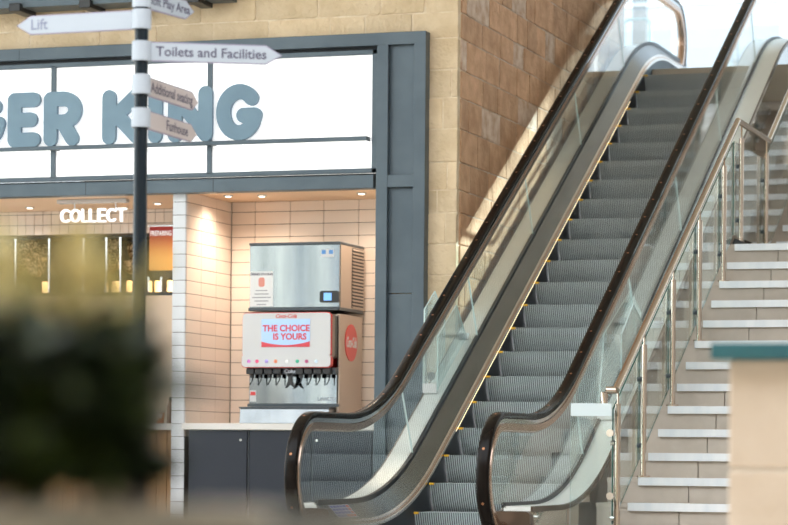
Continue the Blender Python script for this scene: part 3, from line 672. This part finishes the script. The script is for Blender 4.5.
for side in (-1, 1):
    hx = XC+side*0.62
    lab = 'balustrade beside the stone wall' if side < 0 else 'balustrade beside the stairs'
    prof = [(-0.040, 0.0), (-0.040, 0.018), (-0.033, 0.029), (-0.018, 0.034), (0.018, 0.034), (0.033, 0.029), (0.040, 0.018), (0.040, 0.0), (0.030, -0.006), (-0.030, -0.006)]
    hr = obj('handrail', sweep(BM(), hpath, prof, hx), m_rubber, es, smooth=True); hr['label'] = 'black rubber handrail of the '+lab
    obj('handrail_guide', sweep(BM(), hpath, [(-0.030, -0.034), (-0.033, -0.007), (0.033, -0.007), (0.030, -0.034)], hx), m_steel_p, hr, smooth=True)
    obj('guide_profile', sweep(BM(), hpath, [(-0.018, -0.090), (-0.034, -0.078), (-0.038, -0.036), (0.038, -0.036), (0.034, -0.078), (0.018, -0.090)], hx), m_copper, hr, smooth=True)
    if me_dot is None:
        bm = disc(BM(), (0, 0, 0), (0, 0, 1), 0.0085, 0.002, 12); me_dot = bpy.data.meshes.new('copper_dot'); bm.to_mesh(me_dot); bm.free(); me_dot.materials.append(m_dot)
    for (p, d) in resample(hpath, 0.30 if side < 0 else 0.34, 0.315):
        t = Vector(d).normalized(); o = bpy.data.objects.new('copper_dot', me_dot); C.objects.link(o)
        o.location = (hx, p[0]-t.y*0.0350, p[1]+t.x*0.0350); o.rotation_euler = (math.atan2(t.y, t.x), 0, 0); setparent(o, hr)
    # glass panels, joints square to the slope
    tp = [(p[0], p[1]) for p in hpath]
    def inner(P, off):
        out = []
        for i, p in enumerate(P):
            a, b = P[max(i-1, 0)], P[min(i+1, len(P)-1)]; t = Vector((b[0]-a[0], b[1]-a[1])).normalized(); out.append((p[0]-(-t.y)*off, p[1]-t.x*off))
        return out
    g_top = inner(hpath, 0.085); g_bot = deck
    ct_, st_ = math.cos(math.radians(30)), math.sin(math.radians(30))
    def sval(p): return p[0]*ct_+p[1]*st_
    def cutpt(P, s):
        for a, b in zip(P[:-1], P[1:]):
            sa, sb = sval(a), sval(b)
            if sa <= s < sb: t = (s-sa)/(sb-sa); return (a[0]+(b[0]-a[0])*t, a[1]+(b[1]-a[1])*t)
    cuts = [sval((y, nose(y, 0.2))) for y in JY]
    n0 = len(nl)-1; n1 = len(nl)-1+len(rail)
    run_top = g_top[n0-1:n1+1]
    bounds = [None]+cuts+[None]
    for i in range(len(bounds)-1):
        s0, s1 = bounds[i], bounds[i+1]; gap = 0.003
        if s0 is None:
            e = s1-gap; k0 = max(0, 3)
            topc = [p for p in g_top[k0:n0]] + [p for p in g_top[n0:n1] if sval(p) < e] + [cutpt(run_top, e)]
            botc = [(15.93, ZL)] + [p for p in g_bot if sval(p) < e and p[0] > 15.95] + [cutpt(g_bot, e)]
            topc = [p for p in topc if p[1] > ZL]
        elif s1 is None:
            e = s0+gap
            topc = [cutpt(run_top, e)] + [p for p in g_top[n0:n1] if sval(p) > e] + [p for p in g_top[n1:] if p[1] > ZH]
            botc = [cutpt(g_bot, e)] + [p for p in g_bot if sval(p) > e and p[0] < 26.1] + [(26.1, ZH)]
        else:
            topc = [cutpt(run_top, s0+gap)] + [p for p in g_top[n0:n1] if s0+gap < sval(p) < s1-gap] + [cutpt(run_top, s1-gap)]
            botc = [cutpt(g_bot, s0+gap)] + [p for p in g_bot if s0+gap < sval(p) < s1-gap] + [cutpt(g_bot, s1-gap)]
        bm = prism(BM(), botc + topc[::-1], 'x', hx-0.005, hx+0.005)
        for f in bm.faces: f.material_index = 0 if abs(f.calc_center_median().x-hx) > 0.004 else 1
        obj('glass_panel', bm, None, es, mats=[m_glass, m_gedge_l])
    # gasket, decks, profiles, skirt (s points inward)
    s = -side
    obj('gasket', sweep(BM(), deck, [(-0.013, -0.01), (-0.013, 0.022), (0.013, 0.022), (0.013, -0.01)], hx), m_black, es)
    ol = [(0, 0), (-s*0.174, -0.002), (-s*0.174, -0.03), (0, -0.03)]
    obj('deck_trim', sweep(BM(), deck, [(-s*0.174, 0.001), (-s*0.186, -0.003), (-s*0.186, -0.034), (-s*0.174, -0.034)], hx), m_bronze, es)
    od = obj('outer_deck', sweep(BM(), deck, ol, hx), m_deck, es)
    il = [(0, 0), (s*0.104, -0.112), (s*0.104, -0.125), (0, -0.02)]
    obj('inner_deck', sweep(BM(), deck, il, hx), m_deck_d, es)
    obj('edge_profile', sweep(BM(), deck, [(s*0.100, -0.106), (s*0.110, -0.115), (s*0.110, -0.128), (s*0.100, -0.120)], hx), m_alu, es)
    obj('edge_profile', sweep(BM(), deck, [(s*0.110, -0.122), (s*0.117, -0.128), (s*0.117, -0.145), (s*0.108, -0.138)], hx), m_copper, es)
    obj('edge_profile', sweep(BM(), deck, [(s*0.116, -0.136), (s*0.122, -0.140), (s*0.122, -0.160), (s*0.114, -0.152)], hx), m_alu, es)
    obj('skirt_panel', sweep(BM(), deck, [(s*0.108, -0.14), (s*0.118, -0.155), (s*0.118, -0.62), (s*0.108, -0.62)], hx), m_skirt, es)
    if side < 0:
        obj('added_glow_strip', sweep(BM(), deck[16:-16], [(s*0.118, -0.163), (s*0.121, -0.163), (s*0.121, -0.169), (s*0.118, -0.169)], hx), m_strip_glow, es)  # glowing strip added to warm the left step edges, not a real fitting
    # outer cladding down to the floor
    lower = [p for p in deck]
    bm = prism(BM(), [(15.80, 0.0)] + [(p[0], p[1]-0.03) for p in deck if p[0] < 25.0] + [(25.0, 0.0)], 'x', hx-s*0.165, hx-s*0.178)
    obj('outer_cladding', bm, m_clad, es)
    bm = prism(BM(), rrect(min(hx-s*0.18, hx+s*0.10), max(hx-s*0.18, hx+s*0.10), 0.02, ZL-0.032, 0.03), 'y', 15.76, 15.84)
    obj('newel_base', bm, m_bronze, es)
# ribbed steps sharing one mesh
def step_mesh():
    bm = BM(); n = 62; hw = 0.497; prof = [(0.0, 0.0), (0.004, -0.008), (0.018, -0.05), (0.050, -0.12), (0.105, -0.21), (0.12, -0.235)]
    cols = []
    for i in range(n):
        x = -hw+2*hw*i/n; p = 2*hw/n
        cols += [(x, 0.0), (x+p*0.52, 0.0), (x+p*0.56, 0.011), (x+p*0.96, 0.011)]
    cols.append((hw, 0.0))
    grid = [[bm.verts.new((x, y+d, z)) for (y, z) in prof] for x, d in cols]
    for a, b, ca, cb in zip(grid[:-1], grid[1:], cols[:-1], cols[1:]):
        for k in range(len(prof)-1):
            f = bm.faces.new((a[k], b[k], b[k+1], a[k+1])); f.material_index = 1 if ca[1] + cb[1] > 0 else 0
    # tread and underside close the body
    L = [bm.verts.new((x, 0.40, 0.0)) for x, d in cols]
    for i in range(len(cols)-1): bm.faces.new((grid[i][0], L[i], L[i+1], grid[i+1][0]))
    me = bpy.data.meshes.new('step'); bmesh.ops.recalc_face_normals(bm, faces=bm.faces); bm.to_mesh(me); bm.free(); me.materials.append(m_step); me.materials.append(m_groove); return me
me_step = step_mesh()
bm = nb(-0.5, -0.468, -0.004, 0.03, -0.012, 0.003); me_mk = bpy.data.meshes.new('yellow_marker'); bm.to_mesh(me_mk); bm.free(); me_mk.materials.append(m_yellow)
for k in range(-1, 21):
    Y = 17.4458+k*0.34641; zz = 0.245+0.2*k
    if k == -1: zz = 0.085
    st = bpy.data.objects.new('step', me_step); C.objects.link(st); st.location = (XC, Y, zz); setparent(st, es)
    mk = bpy.data.objects.new('yellow_marker', me_mk); C.objects.link(mk); mk.location = (XC, Y, zz); setparent(mk, st)
st = bpy.data.objects.new('step', me_step); C.objects.link(st); st.location = (XC, 24.72, TOPZ-0.003); setparent(st, es)
obj('comb_plate', nb(XC-0.5, XC+0.5, 16.2, 17.15, 0.0, 0.02), m_step, es)
obj('landing_plate', nb(XC-0.62, XC+0.62, 25.1, 26.6, TOPZ-0.002, TOPZ+0.01), m_step, es)
# safety stickers on the lower inner deck
m_sb = mat('sticker_blue', (0.06, 0.07, 0.35), 0.5); m_sr = mat('sticker_red', (0.60, 0.06, 0.03), 0.5)
for side in (-1,):
    hx = XC+side*0.62; pl = Vector((0.104, 0, -0.112)).normalized(); nn = Vector((0.112, 0, 0.104)).normalized()
    base = Vector((hx, 0, ZL))
    def patch(y0, y1, u0, u1, h):
        bm = BM(); v = []
        for hh_ in (0.0005, h):
            for (y, u) in ((y0, u0), (y1, u0), (y1, u1), (y0, u1)): q = base+pl*u+nn*hh_; v.append(bm.verts.new((q.x, y, q.z)))
        for f in ((0, 3, 2, 1), (4, 5, 6, 7), (0, 1, 5, 4), (1, 2, 6, 5), (2, 3, 7, 6), (3, 0, 4, 7)): bm.faces.new([v[i] for i in f])
        return bm
    pt = obj('safety_sticker', patch(15.98, 16.36, 0.02, 0.13, 0.002), m_sign, es)
    for r in range(4):
        for c_ in range(6):
            obj('pictogram', patch(15.99+c_*0.061, 15.99+c_*0.061+0.046, 0.028+r*0.026, 0.028+r*0.026+0.017, 0.003), m_sr if (c_ == 5 or r == 3 and c_ > 2) else m_sb, pt)

# anti-climb glass guards on the outer decks
def gplate(nm, pts, axis, c, par, m=None):
    bm = prism(BM(), pts, axis, c-0.005, c+0.005); k = 0 if axis == 'x' else 1
    for f in bm.faces: f.material_index = 0 if abs(f.calc_center_median()[k]-c) > 0.004 else 1
    return obj(nm, bm, None, par, mats=[m or m_frost, m_gedge_l])
def guard(label, xa, xb, yf, front_top, plates, sticker):
    zd = nose(yf, 0.235)
    g = empty('glass_guard', ((xa+xb)/2, yf, zd), label, 'glass guard', 'anti-climb glass guards on the outer decks')
    gplate('front_plate', [(xa, zd), (xb, zd), (xb, front_top), (xa, front_top)], 'y', yf, g)
    for X, pts in plates:
        e = pts[-1][0]
        gplate('side_plate', [(yf+0.008, zd)] + [(max(yf+0.008, p[0]), p[1]) for p in pts] + [(e, nose(e, 0.235))], 'x', X, g)
    obj('clamp', nb(xa+0.004, xb-0.004, yf-0.016, yf+0.016, zd-0.028, zd+0.045), m_white, g, bevel=0.004)
    e = max(p[1][-1][0] for p in plates); X = plates[-1][0]
    obj('clamp', nb(X-0.05, X+0.012, e-0.06, e-0.005, nose(e, 0.235)-0.045, nose(e, 0.235)+0.005), m_white, g, bevel=0.004)
    if sticker: obj('round_sticker', disc(BM(), ((xa+xb)/2+0.01, yf-0.007, zd+0.10), (0, 1, 0), 0.03, 0.003, 20), mat('grey_sticker', (0.16, 0.18, 0.18), 0.5), g)
def yz(px, py, X): q = at(px, py, X=X); return (q.y, q.z)
xb = -5.845; yg = at(437.5, 400, X=xb).y; xa = at(422.5, 400, Y=yg).x
guard('clear glass anti-climb guard on the left outer deck by the stone pier', xa, xb, yg, at(430, 336, Y=yg).z,
      [(xa+0.006, [yz(422.5, 309, xa), yz(434, 291, xa), yz(444, 318, xa)]), (xb-0.006, [yz(437.5, 336, xb), yz(457, 305, xb), yz(468.5, 341, xb)])], True)
xb = -4.375; yg = at(621.5, 400, X=xb).y; xa = at(597, 400, Y=yg).x
guard('clear glass anti-climb guard on the right outer deck next to the stair handrail', xa, xb, yg, at(610, 334, Y=yg).z,
      [(xa+0.006, [yz(603, 334, xa), yz(629.6, 290, xa), yz(640, 312, xa)]), (xb-0.006, [yz(621.5, 334, xb), yz(634, 304, xb), yz(647, 331, xb)])], False)

# ------------------------------------------------------------------ stairs
RISE, RUN, Y1 = TOPZ/26, 0.30, 16.90
def stepY(n): return Y1+RUN*(n-1) if n <= 14 else Y1+RUN*13+1.85+RUN*(n-15)
SX0, SX1, NX = -4.30, -1.3, -4.08
sg = empty('staircase', (-2.8, 17, 0), 'grey-beige stone staircase with pale metal nosings beside the escalator', 'staircase')
u_rs = unit_stone('riser_slab', m_stairs, 0.012)
xj0 = at(697.5, 466, Y=stepY(4)).x
for n in range(1, 27):
    y = stepY(n); z1 = n*RISE; z0 = z1-RISE; ynext = stepY(n+1) if n < 26 else y+0.3
    obj('tread', nb(SX0, SX1, y+0.012, ynext+0.03, z1-0.03, z1-0.001), m_stairs, sg)
    xs = [SX0, xj0, xj0+0.6, xj0+1.2, xj0+1.8, SX1]
    for a, b in zip(xs[:-1], xs[1:]):
        piece('riser_slab', u_rs, ((a+b)/2, y+0.035, z0+(RISE-0.030)/2), (b-a-0.006, 0.03, RISE-0.030), sg)
    obj('nosing', prism(BM(), [(y-0.006, z1-0.052), (y-0.006, z1+0.002), (y+0.06, z1+0.002), (y+0.06, z1-0.003), (y+0.016, z1-0.003), (y+0.016, z1-0.052)], 'x', NX, SX1), m_nosing, sg, bevel=0.001, seg=1)
pf = [(Y1+0.05, 0.0)]
for n in range(1, 27):
    pf += [(stepY(n)+0.05, n*RISE-0.03), ((stepY(n+1) if n < 26 else stepY(26)+0.3)+0.05, n*RISE-0.03)]
pf += [(pf[-1][0], 0.0)]
obj('stair_core', prism(BM(), pf, 'x', SX0+0.004, SX1-0.004), m_stairs, sg)
# dark wedge lying on the landing edge
zL = 14*RISE
c = at(733, 243, Y=stepY(14)+0.03)
wd = obj('door_wedge', prism(BM(), [(c.x-0.005, zL+0.0025), (c.x+0.13, zL+0.0025), (c.x+0.015, zL+0.05)], 'y', stepY(14)+0.02, stepY(14)+0.10), m_black); tag(wd, 'small black wedge lying on the landing edge beside the railing', 'wedge')

# railing
XS = -4.07
rg_ = empty('stair_railing', (XS, 17, 0), 'stainless stair railing with tube handrail, slim posts and glass infill panels', 'railing')
T29 = RISE/RUN
def snose(y): return RISE*(1+(y-Y1)/RUN)
def snose2(y): return RISE*(15+(y-(Y1+RUN*13+1.85))/RUN)
RH = 0.965
pA = (XS, 16.80, snose(16.80)+RH); pB = (XS, 20.84, snose(20.84)+RH-0.0); pC = (XS, 22.2, pB[2]); pD = (XS, 25.6, pC[2]+3.4*T29)
m_rail = mat('polished_rail_steel', (0.66, 0.56, 0.48), 0.12, 1.0)  # bronze tint in the base colour stands in for warm reflections
hr = obj('handrail', tube(BM(), [(XS-0.075, 16.79, pA[2]-0.10), (XS-0.075, 16.79, pA[2]-0.015), (XS-0.06, 16.79, pA[2]), pA], 0.023, 16), m_rail, rg_, smooth=True)
obj('handrail', tube(BM(), [pA, pB], 0.025, 16), m_rail, rg_, smooth=True)
obj('handrail', tube(BM(), [pB, pC], 0.025, 16), m_rail, rg_, smooth=True)
obj('handrail', tube(BM(), [pC, pD], 0.025, 16), m_rail, rg_, smooth=True)
def post(y, zb, zt):
    po = obj('post', tube(BM(), [(XS, y, zb), (XS, y, zt)], 0.0195, 16), m_rail, rg_, smooth=True)
    obj('stem', tube(BM(), [(XS, y, zt), (XS, y, zt+0.10)], 0.007, 8), m_rail, po)
    obj('base_plate', disc(BM(), (XS, y, zb+0.006), (0, 0, 1), 0.045, 0.012, 20), m_rail, po)
    for f in (0.24, 0.74):
        z = zb+(zt-zb)*f
        obj('glass_clamp', tube(BM(), [(XS-0.045, y, z), (XS-0.018, y, z)], 0.017, 12), m_steel_p if y < 16.95 else m_greyp, po)
posts = [(16.86, 0.0, snose(16.86)+RH-0.12)]
for n in (3, 6, 9, 12): y = stepY(n)+0.11; posts.append((y, n*RISE+0.003, snose(y)+RH-0.12))
posts.append((21.0, 14*RISE, pB[2]-0.12)); posts.append((22.1, 14*RISE, pB[2]-0.12))
for n in (18, 21, 24): y = stepY(n)+0.11; posts.append((y, n*RISE+0.003, pC[2]+(y-22.2)*T29-0.12))
for q in posts: post(*q)
def railglass(y0, y1, fb, ft):
    pts = [(y0, fb(y0)), (y1, fb(y1)), (y1, ft(y1)), (y0, ft(y0))]
    bm = prism(BM(), pts, 'x', XS-0.040, XS-0.030)
    for f in bm.faces: f.material_index = 0 if abs(f.calc_center_median().x-(XS-0.035)) > 0.004 else 1
    obj('glass_panel', bm, None, rg_, mats=[m_glass_g, m_gedge])
ys = [q[0] for q in posts]
b1 = lambda y: snose(y)+0.05; t1 = lambda y: snose(y)+RH-0.16
for a, b in zip(ys[:5], ys[1:5]+[20.82]): railglass(a+0.01, b-0.01, b1, t1)
railglass(20.86, 22.18, lambda y: 14*RISE+0.08, lambda y: pB[2]-0.16)
for a, b in zip([22.2, stepY(18)+0.05, stepY(21)+0.05], [stepY(18)+0.05, stepY(21)+0.05, stepY(24)+0.05]):
    railglass(a+0.02, b-0.01, lambda y: snose2(y)+0.06, lambda y: pC[2]+(y-22.2)*T29-0.16)
# glass sheet closing the gap between escalator and railing
GY = 16.70
ga, gb = max(at(569.3, 450, Y=GY).x, XC+0.62+0.19), at(611.5, 450, Y=GY).x
gz1, gzm = at(590, 403, Y=GY).z, at(590, 416, Y=GY).z
gs = empty('glass_screen', ((ga+gb)/2, GY, 0), 'small clear glass screen with white top band between escalator and stair railing', 'glass screen')
bm = prism(BM(), [(ga, 0.10), (gb, 0.10), (gb, gz1), (ga, gz1)], 'y', GY, GY+0.01)
for f in bm.faces: f.material_index = 0 if abs(f.calc_center_median().y-(GY+0.005)) > 0.004 else 1
obj('sheet', bm, None, gs, mats=[m_glass_g, m_gedge_l])
obj('white_band', nb(ga+0.002, gb-0.002, GY-0.003, GY-0.0005, gzm, gz1-0.002), mat('white_film', (0.62, 0.69, 0.71), 0.4), gs)
for py in (433, 496):
    c = at(606, py, Y=GY); obj('clamp', disc(BM(), (c.x+0.03, GY-0.006, c.z), (0, 1, 0), 0.024, 0.03, 20), m_steel_p, gs)
    obj('clamp', nb(c.x+0.02, XS-0.01, GY-0.018, GY+0.012, c.z-0.022, c.z+0.022), m_steel_p, gs, bevel=0.004)
obj('foot', nb(ga, gb, GY-0.02, GY+0.03, 0, 0.11), m_deck_d, gs)

# ------------------------------------------------------------------ upper hall seen at the top
c0, c1 = at(632.5, 30, Y=29.5), at(645.5, 30, Y=29.5)
cl = empty('totem', ((c0.x+c1.x)/2, 29.6, TOPZ), 'slim grey-brown totem with blue-grey head at the top of the escalator', 'totem')
zt = at(639, 10, Y=29.5).z
obj('shaft', nb(c0.x, c1.x, 29.5, 29.62, TOPZ, zt), mat('taupe_panel', (0.20, 0.175, 0.135), 0.6, col2=(0.15, 0.13, 0.10), scale=6), cl, bevel=0.004)
obj('head', prism(BM(), [(c0.x, zt), (c1.x, zt), (c1.x, zt+0.16), (c0.x, zt+0.36)], 'y', 29.5, 29.62), m_slate, cl)
hb = empty('hoop_barrier', (c0.x, 28.9, TOPZ), 'bent steel tube hoop barrier standing in front of the slim totem', 'barrier')
xa, xb, zt2 = at(623.5, 40, Y=28.9).x, at(640, 40, Y=28.9).x, at(630, 19.5, Y=28.9).z
obj('tube', tube(BM(), [(xa, 28.9, TOPZ), (xa, 28.9, zt2-0.06), (xa+0.02, 28.9, zt2-0.02), (xa+0.06, 28.9, zt2), (xb, 28.9, zt2)], 0.016, 12), mat('teal_grey_tube', (0.20, 0.33, 0.33), 0.2, 0.8), hb, smooth=True)
hb2 = empty('hoop_barrier', (c1.x, 28.9, TOPZ), 'second bent steel tube hoop right of the slim totem', 'barrier')
xa, xb = at(650, 40, Y=28.9).x, at(641, 40, Y=28.9).x
obj('tube', tube(BM(), [(xa, 28.9, TOPZ), (xa, 28.9, zt2-0.06), (xa-0.02, 28.9, zt2-0.02), (xa-0.06, 28.9, zt2), (xb, 28.9, zt2)], 0.016, 12), bpy.data.materials['teal_grey_tube'], hb2, smooth=True)
wg = empty('window_1', (-3, 34, TOPZ)); tag(wg, kind='structure')
m_mul = mat('pale_mullion', (0.72, 0.78, 0.82), 0.5)
m_pane = glass_mat('tinted_window_glass', (0.50, 0.535, 0.56), 1.0)  # tint added to dim the sky behind the panes
mxs = [-13.5+1.5*i for i in range(15)]; mzs = [TOPZ, 6.6, 9.0, 11.5, 14.0]
for x in mxs: obj('mullion', nb(x-0.03, x+0.03, 34, 34.08, TOPZ, 14), m_mul, wg)
for z in mzs[1:]: obj('transom', nb(-13.5, 7.5, 34.001, 34.079, z-0.03, z+0.03), m_mul, wg)
bm = nb(-0.5, 0.5, -0.5, 0.5, -0.5, 0.5); me_p = bpy.data.meshes.new('pane'); bm.to_mesh(me_p); bm.free(); me_p.materials.append(m_pane)
for x0, x1 in zip(mxs[:-1], mxs[1:]):
    for z0, z1 in zip(mzs[:-1], mzs[1:]): piece('pane', me_p, ((x0+x1)/2, 34.04, (z0+z1)/2), (x1-x0-0.06, 0.012, z1-z0-0.06), wg)
bm = nb(-0.5, 0.5, -0.5, 0.5, -0.5, 0.5); me_pc = bpy.data.meshes.new('pane'); bm.to_mesh(me_pc); bm.free(); me_pc.materials.append(m_glass)
w2 = empty('window_2', (-14.15, 5, 0.5)); tag(w2, kind='structure')  # unseen left windows, added with the bays for facade light and steel streaks
for y0_, y1_ in zip([-3.3, -1.1, 1.25, 3.1, 4.15, 5.9, 7.8, 9.9, 12.3, 14.8], [-1.6, 0.9, 2.6, 3.9, 5.3, 7.4, 9.6, 12.0, 14.5, 17.0]):
    piece('pane', me_p if y0_ < 5.5 else me_pc, (-14.15, (y0_+y1_)/2, 3.05), (0.012, y1_-y0_, 5.1), w2)

# ------------------------------------------------------------------ sign post with finger signs
PD = 13.5
pb = at(140.9, 120, D=PD)
sp_ = empty('finger_post', (pb.x, pb.y, 0), 'dark finger post with white collars and direction signs in front of the shop', 'sign post')
obj('pole', tube(BM(), [(pb.x, pb.y, 0), (pb.x, pb.y, 3.5)], 0.035, 24), m_pole, sp_, smooth=True)
obj('base_plate', disc(BM(), (pb.x, pb.y, 0.01), (0, 0, 1), 0.14, 0.02, 28), m_pole, sp_)
def finger(pc, tip_px, tip_py, dD, hpx, text, size, name, shade=m_sign, tail=0.0, ink=m_ink):
    """collar centre row pc (px), tip pixel, extra depth of the tip"""
    ctr = at(140.9, pc, D=PD); tip = at(tip_px, tip_py, D=PD+dD)
    d = Vector((tip.x-pb.x, tip.y-pb.y, 0)); L = d.length; d.normalize()
    z = ctr.z; h = hpx/FPX*PD/2
    col = obj('collar', tube(BM(), [(pb.x, pb.y, z-h), (pb.x, pb.y, z+h)], 0.049, 24), m_sign, sp_, smooth=True)
    n = Vector((-d.y, d.x, 0)); 
    if n.dot(Vector((-pb.x, -pb.y, 0))) < 0: n = -n
    def arrow(g, t0, t1, m, nm, par):
        pts = [(0.028, -h+g), (L-0.082-g*0.4, -h+g), (L-g*1.4, 0), (L-0.082-g*0.4, h-g), (0.028, h-g)]
        bm = BM(); A = []; B_ = []
        for a, b in pts:
            q = pb+d*a; A.append(bm.verts.new((q.x+n.x*t0, q.y+n.y*t0, z+b))); B_.append(bm.verts.new((q.x+n.x*t1, q.y+n.y*t1, z+b)))
        bm.faces.new(A); bm.faces.new(B_[::-1])
        for i in range(5): bm.faces.new((A[i], B_[i], B_[(i+1) % 5], A[(i+1) % 5]))
        return obj(nm, bm, m, par)
    fg = arrow(0.0, -0.005, 0.005, m_sign_e, 'finger', sp_)
    arrow(0.0055, 0.005, 0.006, shade, 'finger_face', fg)
    ux = d if d.dot(rt) > 0 else -d            # text runs left to right in the picture
    mid = pb+d*(0.03+(L-0.06)*(0.5+tail))
    mw = Matrix(((ux.x, 0, n.x, mid.x+n.x*0.0065), (ux.y, 0, n.y, mid.y+n.y*0.0065), (0, 1, 0, z), (0, 0, 0, 1)))
    lettering('lettering', text, size, ink, fg, mw, depth=0.0004, bold=0.0009)
m_sign_shade = mat('shaded_sign', (0.50, 0.42, 0.40), 0.5)  # sign colour with the shade of the receding fingers painted in
m_ink_l = mat('grey_ink', (0.20, 0.21, 0.29), 0.6)
finger(-2, 193.5, 10, 0.42, 19.5, 'Soft Play Area', 0.066, 'play', m_sign, 0.02)
finger(19.5, 17, 28, 0.25, 19.5, 'Lift', 0.078, 'lift', m_sign, 0.345, m_ink_l)
finger(51.3, 282, 57, 0.11, 19.5, 'Toilets and Facilities', 0.0695, 'toilets', m_sign, -0.005)
finger(84.5, 197.5, 103, 0.70, 19.5, 'Additional seating', 0.076, 'seating', m_sign_shade, 0.02)
finger(118, 196, 133.5, 0.70, 19.0, 'Funhouse', 0.076, 'funhouse', m_sign_shade, 0.14)

# ------------------------------------------------------------------ foreground wall on the right
D2 = 8.5
pw = at(731, 440, D=D2); pc_ = at(711, 350, D=D2)
y0 = pw.y
zt, zb2 = at(750, 343, Y=y0-0.06).z, at(750, 359, Y=y0-0.06).z
fwl = empty('low_wall', (pw.x+1, y0+0.2, 0), 'blurred low beige stone wall with teal cap in the right foreground', 'wall')
xw = at(728.5, 450, Y=y0).x; xc_ = at(710.5, 351, Y=y0-0.06).x
zj = at(760, 470, Y=y0).z
obj('lower_block', nb(xw, 1.5, y0, y0+0.34, 0, zj-0.004), m_fwall, fwl, bevel=0.008)
obj('upper_block', nb(xw, 1.5, y0, y0+0.34, zj+0.004, zb2), m_fwall, fwl, bevel=0.008)
obj('joint', nb(xw+0.01, 1.49, y0+0.008, y0+0.33, zj-0.006, zj+0.006), mat('white_joint', (0.8, 0.76, 0.70), 0.8), fwl)
obj('cap', nb(xc_, 1.56, y0-0.06, y0+0.40, zb2, zt), m_cap, fwl, bevel=0.005)

# ------------------------------------------------------------------ foreground planter and plant on the left
D3 = 2.8
pp = at(60, 505, D=D3)
zr = at(100, 509, D=D3-0.1).z
pl_ = empty('planter', (pp.x, pp.y, 0), 'blurred grey-green planter rim along the bottom left foreground', 'planter')
ya = pp.y-0.06; xa = at(-160, 505, Y=ya).x; xb = at(262, 505, Y=ya).x
bm = BM()
obj('trough', nb(xa, xb, ya, ya+0.30, 0, zr-0.02), m_planter, pl_, bevel=0.004)
obj('rim', nb(xa-0.008, xb+0.008, ya-0.008, ya+0.02, zr-0.025, zr), m_planter, pl_, bevel=0.003)
obj('rim', nb(xa-0.008, xb+0.008, ya+0.28, ya+0.308, zr-0.025, zr), m_planter, pl_, bevel=0.003)
obj('soil', nb(xa+0.004, xb-0.004, ya+0.02, ya+0.28, zr-0.019, zr-0.008), m_soil, pl_)
for i, (px, py, r) in enumerate(((112, 492, 0.024), (205, 500, 0.012), (232, 501, 0.012), (258, 502, 0.011))):
    c = at(px, py, Y=ya+0.07); bm = BM(); bmesh.ops.create_icosphere(bm, subdivisions=2, radius=r, matrix=Matrix.Translation((c.x, ya+0.07, zr-0.008+r*0.55)) @ Matrix.Diagonal((1.3, 1, 0.6, 1)))
    o = obj('pebble', bm, m_pebble, None, smooth=True); tag(o, ('large pale pebble in the planter at the foot of the plant', 'pale pebble in the planter right of the plant, first of three', 'pale pebble in the planter right of the plant, middle of three', 'pale pebble at the right end of the planter')[i], 'pebble', 'pebbles in the planter')
pt = empty('leafy_plant', (pp.x, ya+0.14, zr-0.008), 'blurred dark green bushy plant with yellow young shoots in the left foreground', 'plant')
def leaf(bm, base, dirv, L, W, rg):
    dirv = dirv.normalized(); sd_ = dirv.cross(Vector((rg.uniform(-.5, .5), rg.uniform(-.5, .5), 1))).normalized(); nn = sd_.cross(dirv)
    rows_ = []
    for t, wq in ((0, 0.1), (0.3, 0.8), (0.6, 1.0), (0.85, 0.55)):
        c = base+dirv*L*t+nn*(-0.25*L*t*t); rows_.append([bm.verts.new(c-sd_*W*wq/2+nn*0.06*W), bm.verts.new(c), bm.verts.new(c+sd_*W*wq/2+nn*0.06*W)])
    tp_ = bm.verts.new(base+dirv*L-nn*0.25*L)
    for a, b in zip(rows_[:-1], rows_[1:]):
        bm.faces.new((a[0], a[1], b[1], b[0])); bm.faces.new((a[1], a[2], b[2], b[1]))
    bm.faces.new((rows_[-1][0], rows_[-1][1], tp_)); bm.faces.new((rows_[-1][1], rows_[-1][2], tp_))
rg = random.Random(5)
dark, yel, stems = BM(), BM(), BM()
Yp = ya+0.14
def pxy(px, py, dy): return at(px, py, Y=Yp+dy)
for i in range(900):
    px = rg.uniform(-60, 150); top = 318+0.0*px+ (max(0, px-110))*0.9; py = rg.uniform(top, 492)
    b = pxy(px, py, rg.uniform(-0.11, 0.12)); leaf(dark, b, Vector((rg.uniform(-1, 1), rg.uniform(-1, 1), rg.uniform(-0.2, 0.9))), rg.uniform(0.045, 0.07), rg.uniform(0.023, 0.038), rg)
for i in range(26):
    b = pxy(146+i*1.9, 384+rg.uniform(-6, 6), rg.uniform(-0.05, 0.03)); leaf(dark, b, Vector((1, rg.uniform(-.5, .5), rg.uniform(-.2, .2))), 0.04, 0.018, rg)
for i in range(105):
    px = rg.choice((rg.gauss(4, 10), rg.gauss(4, 10), rg.gauss(68, 18), rg.gauss(76, 14), rg.gauss(45, 28), rg.gauss(110, 22))); py = rg.uniform(248 if px < 100 else 282, 335)
    b = pxy(px, py, rg.uniform(-0.10, 0.06)); leaf(yel, b, Vector((rg.uniform(-.6, .6), rg.uniform(-.6, .6), 1)), rg.uniform(0.030, 0.048), rg.uniform(0.014, 0.022), rg)
for px0, px1, pt_ in ((20, 8, 225), (70, 82, 215), (50, 60, 235), (110, 140, 262), (10, -20, 240), (90, 100, 250)):
    a = pxy(px0, 500, 0); a.z = zr-0.012; b = pxy(px1, pt_, rg.uniform(-0.05, 0.04)); tube(stems, [a, a.lerp(b, 0.5)+Vector((0.006, 0, 0)), b], [0.004, 0.003, 0.0015], 6)
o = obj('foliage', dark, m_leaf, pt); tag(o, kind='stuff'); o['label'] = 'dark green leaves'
o = obj('young_shoots', yel, m_leaf_y, pt); tag(o, kind='stuff'); o['label'] = 'yellow-cream young leaves'
obj('stems', stems, m_leaf, pt)
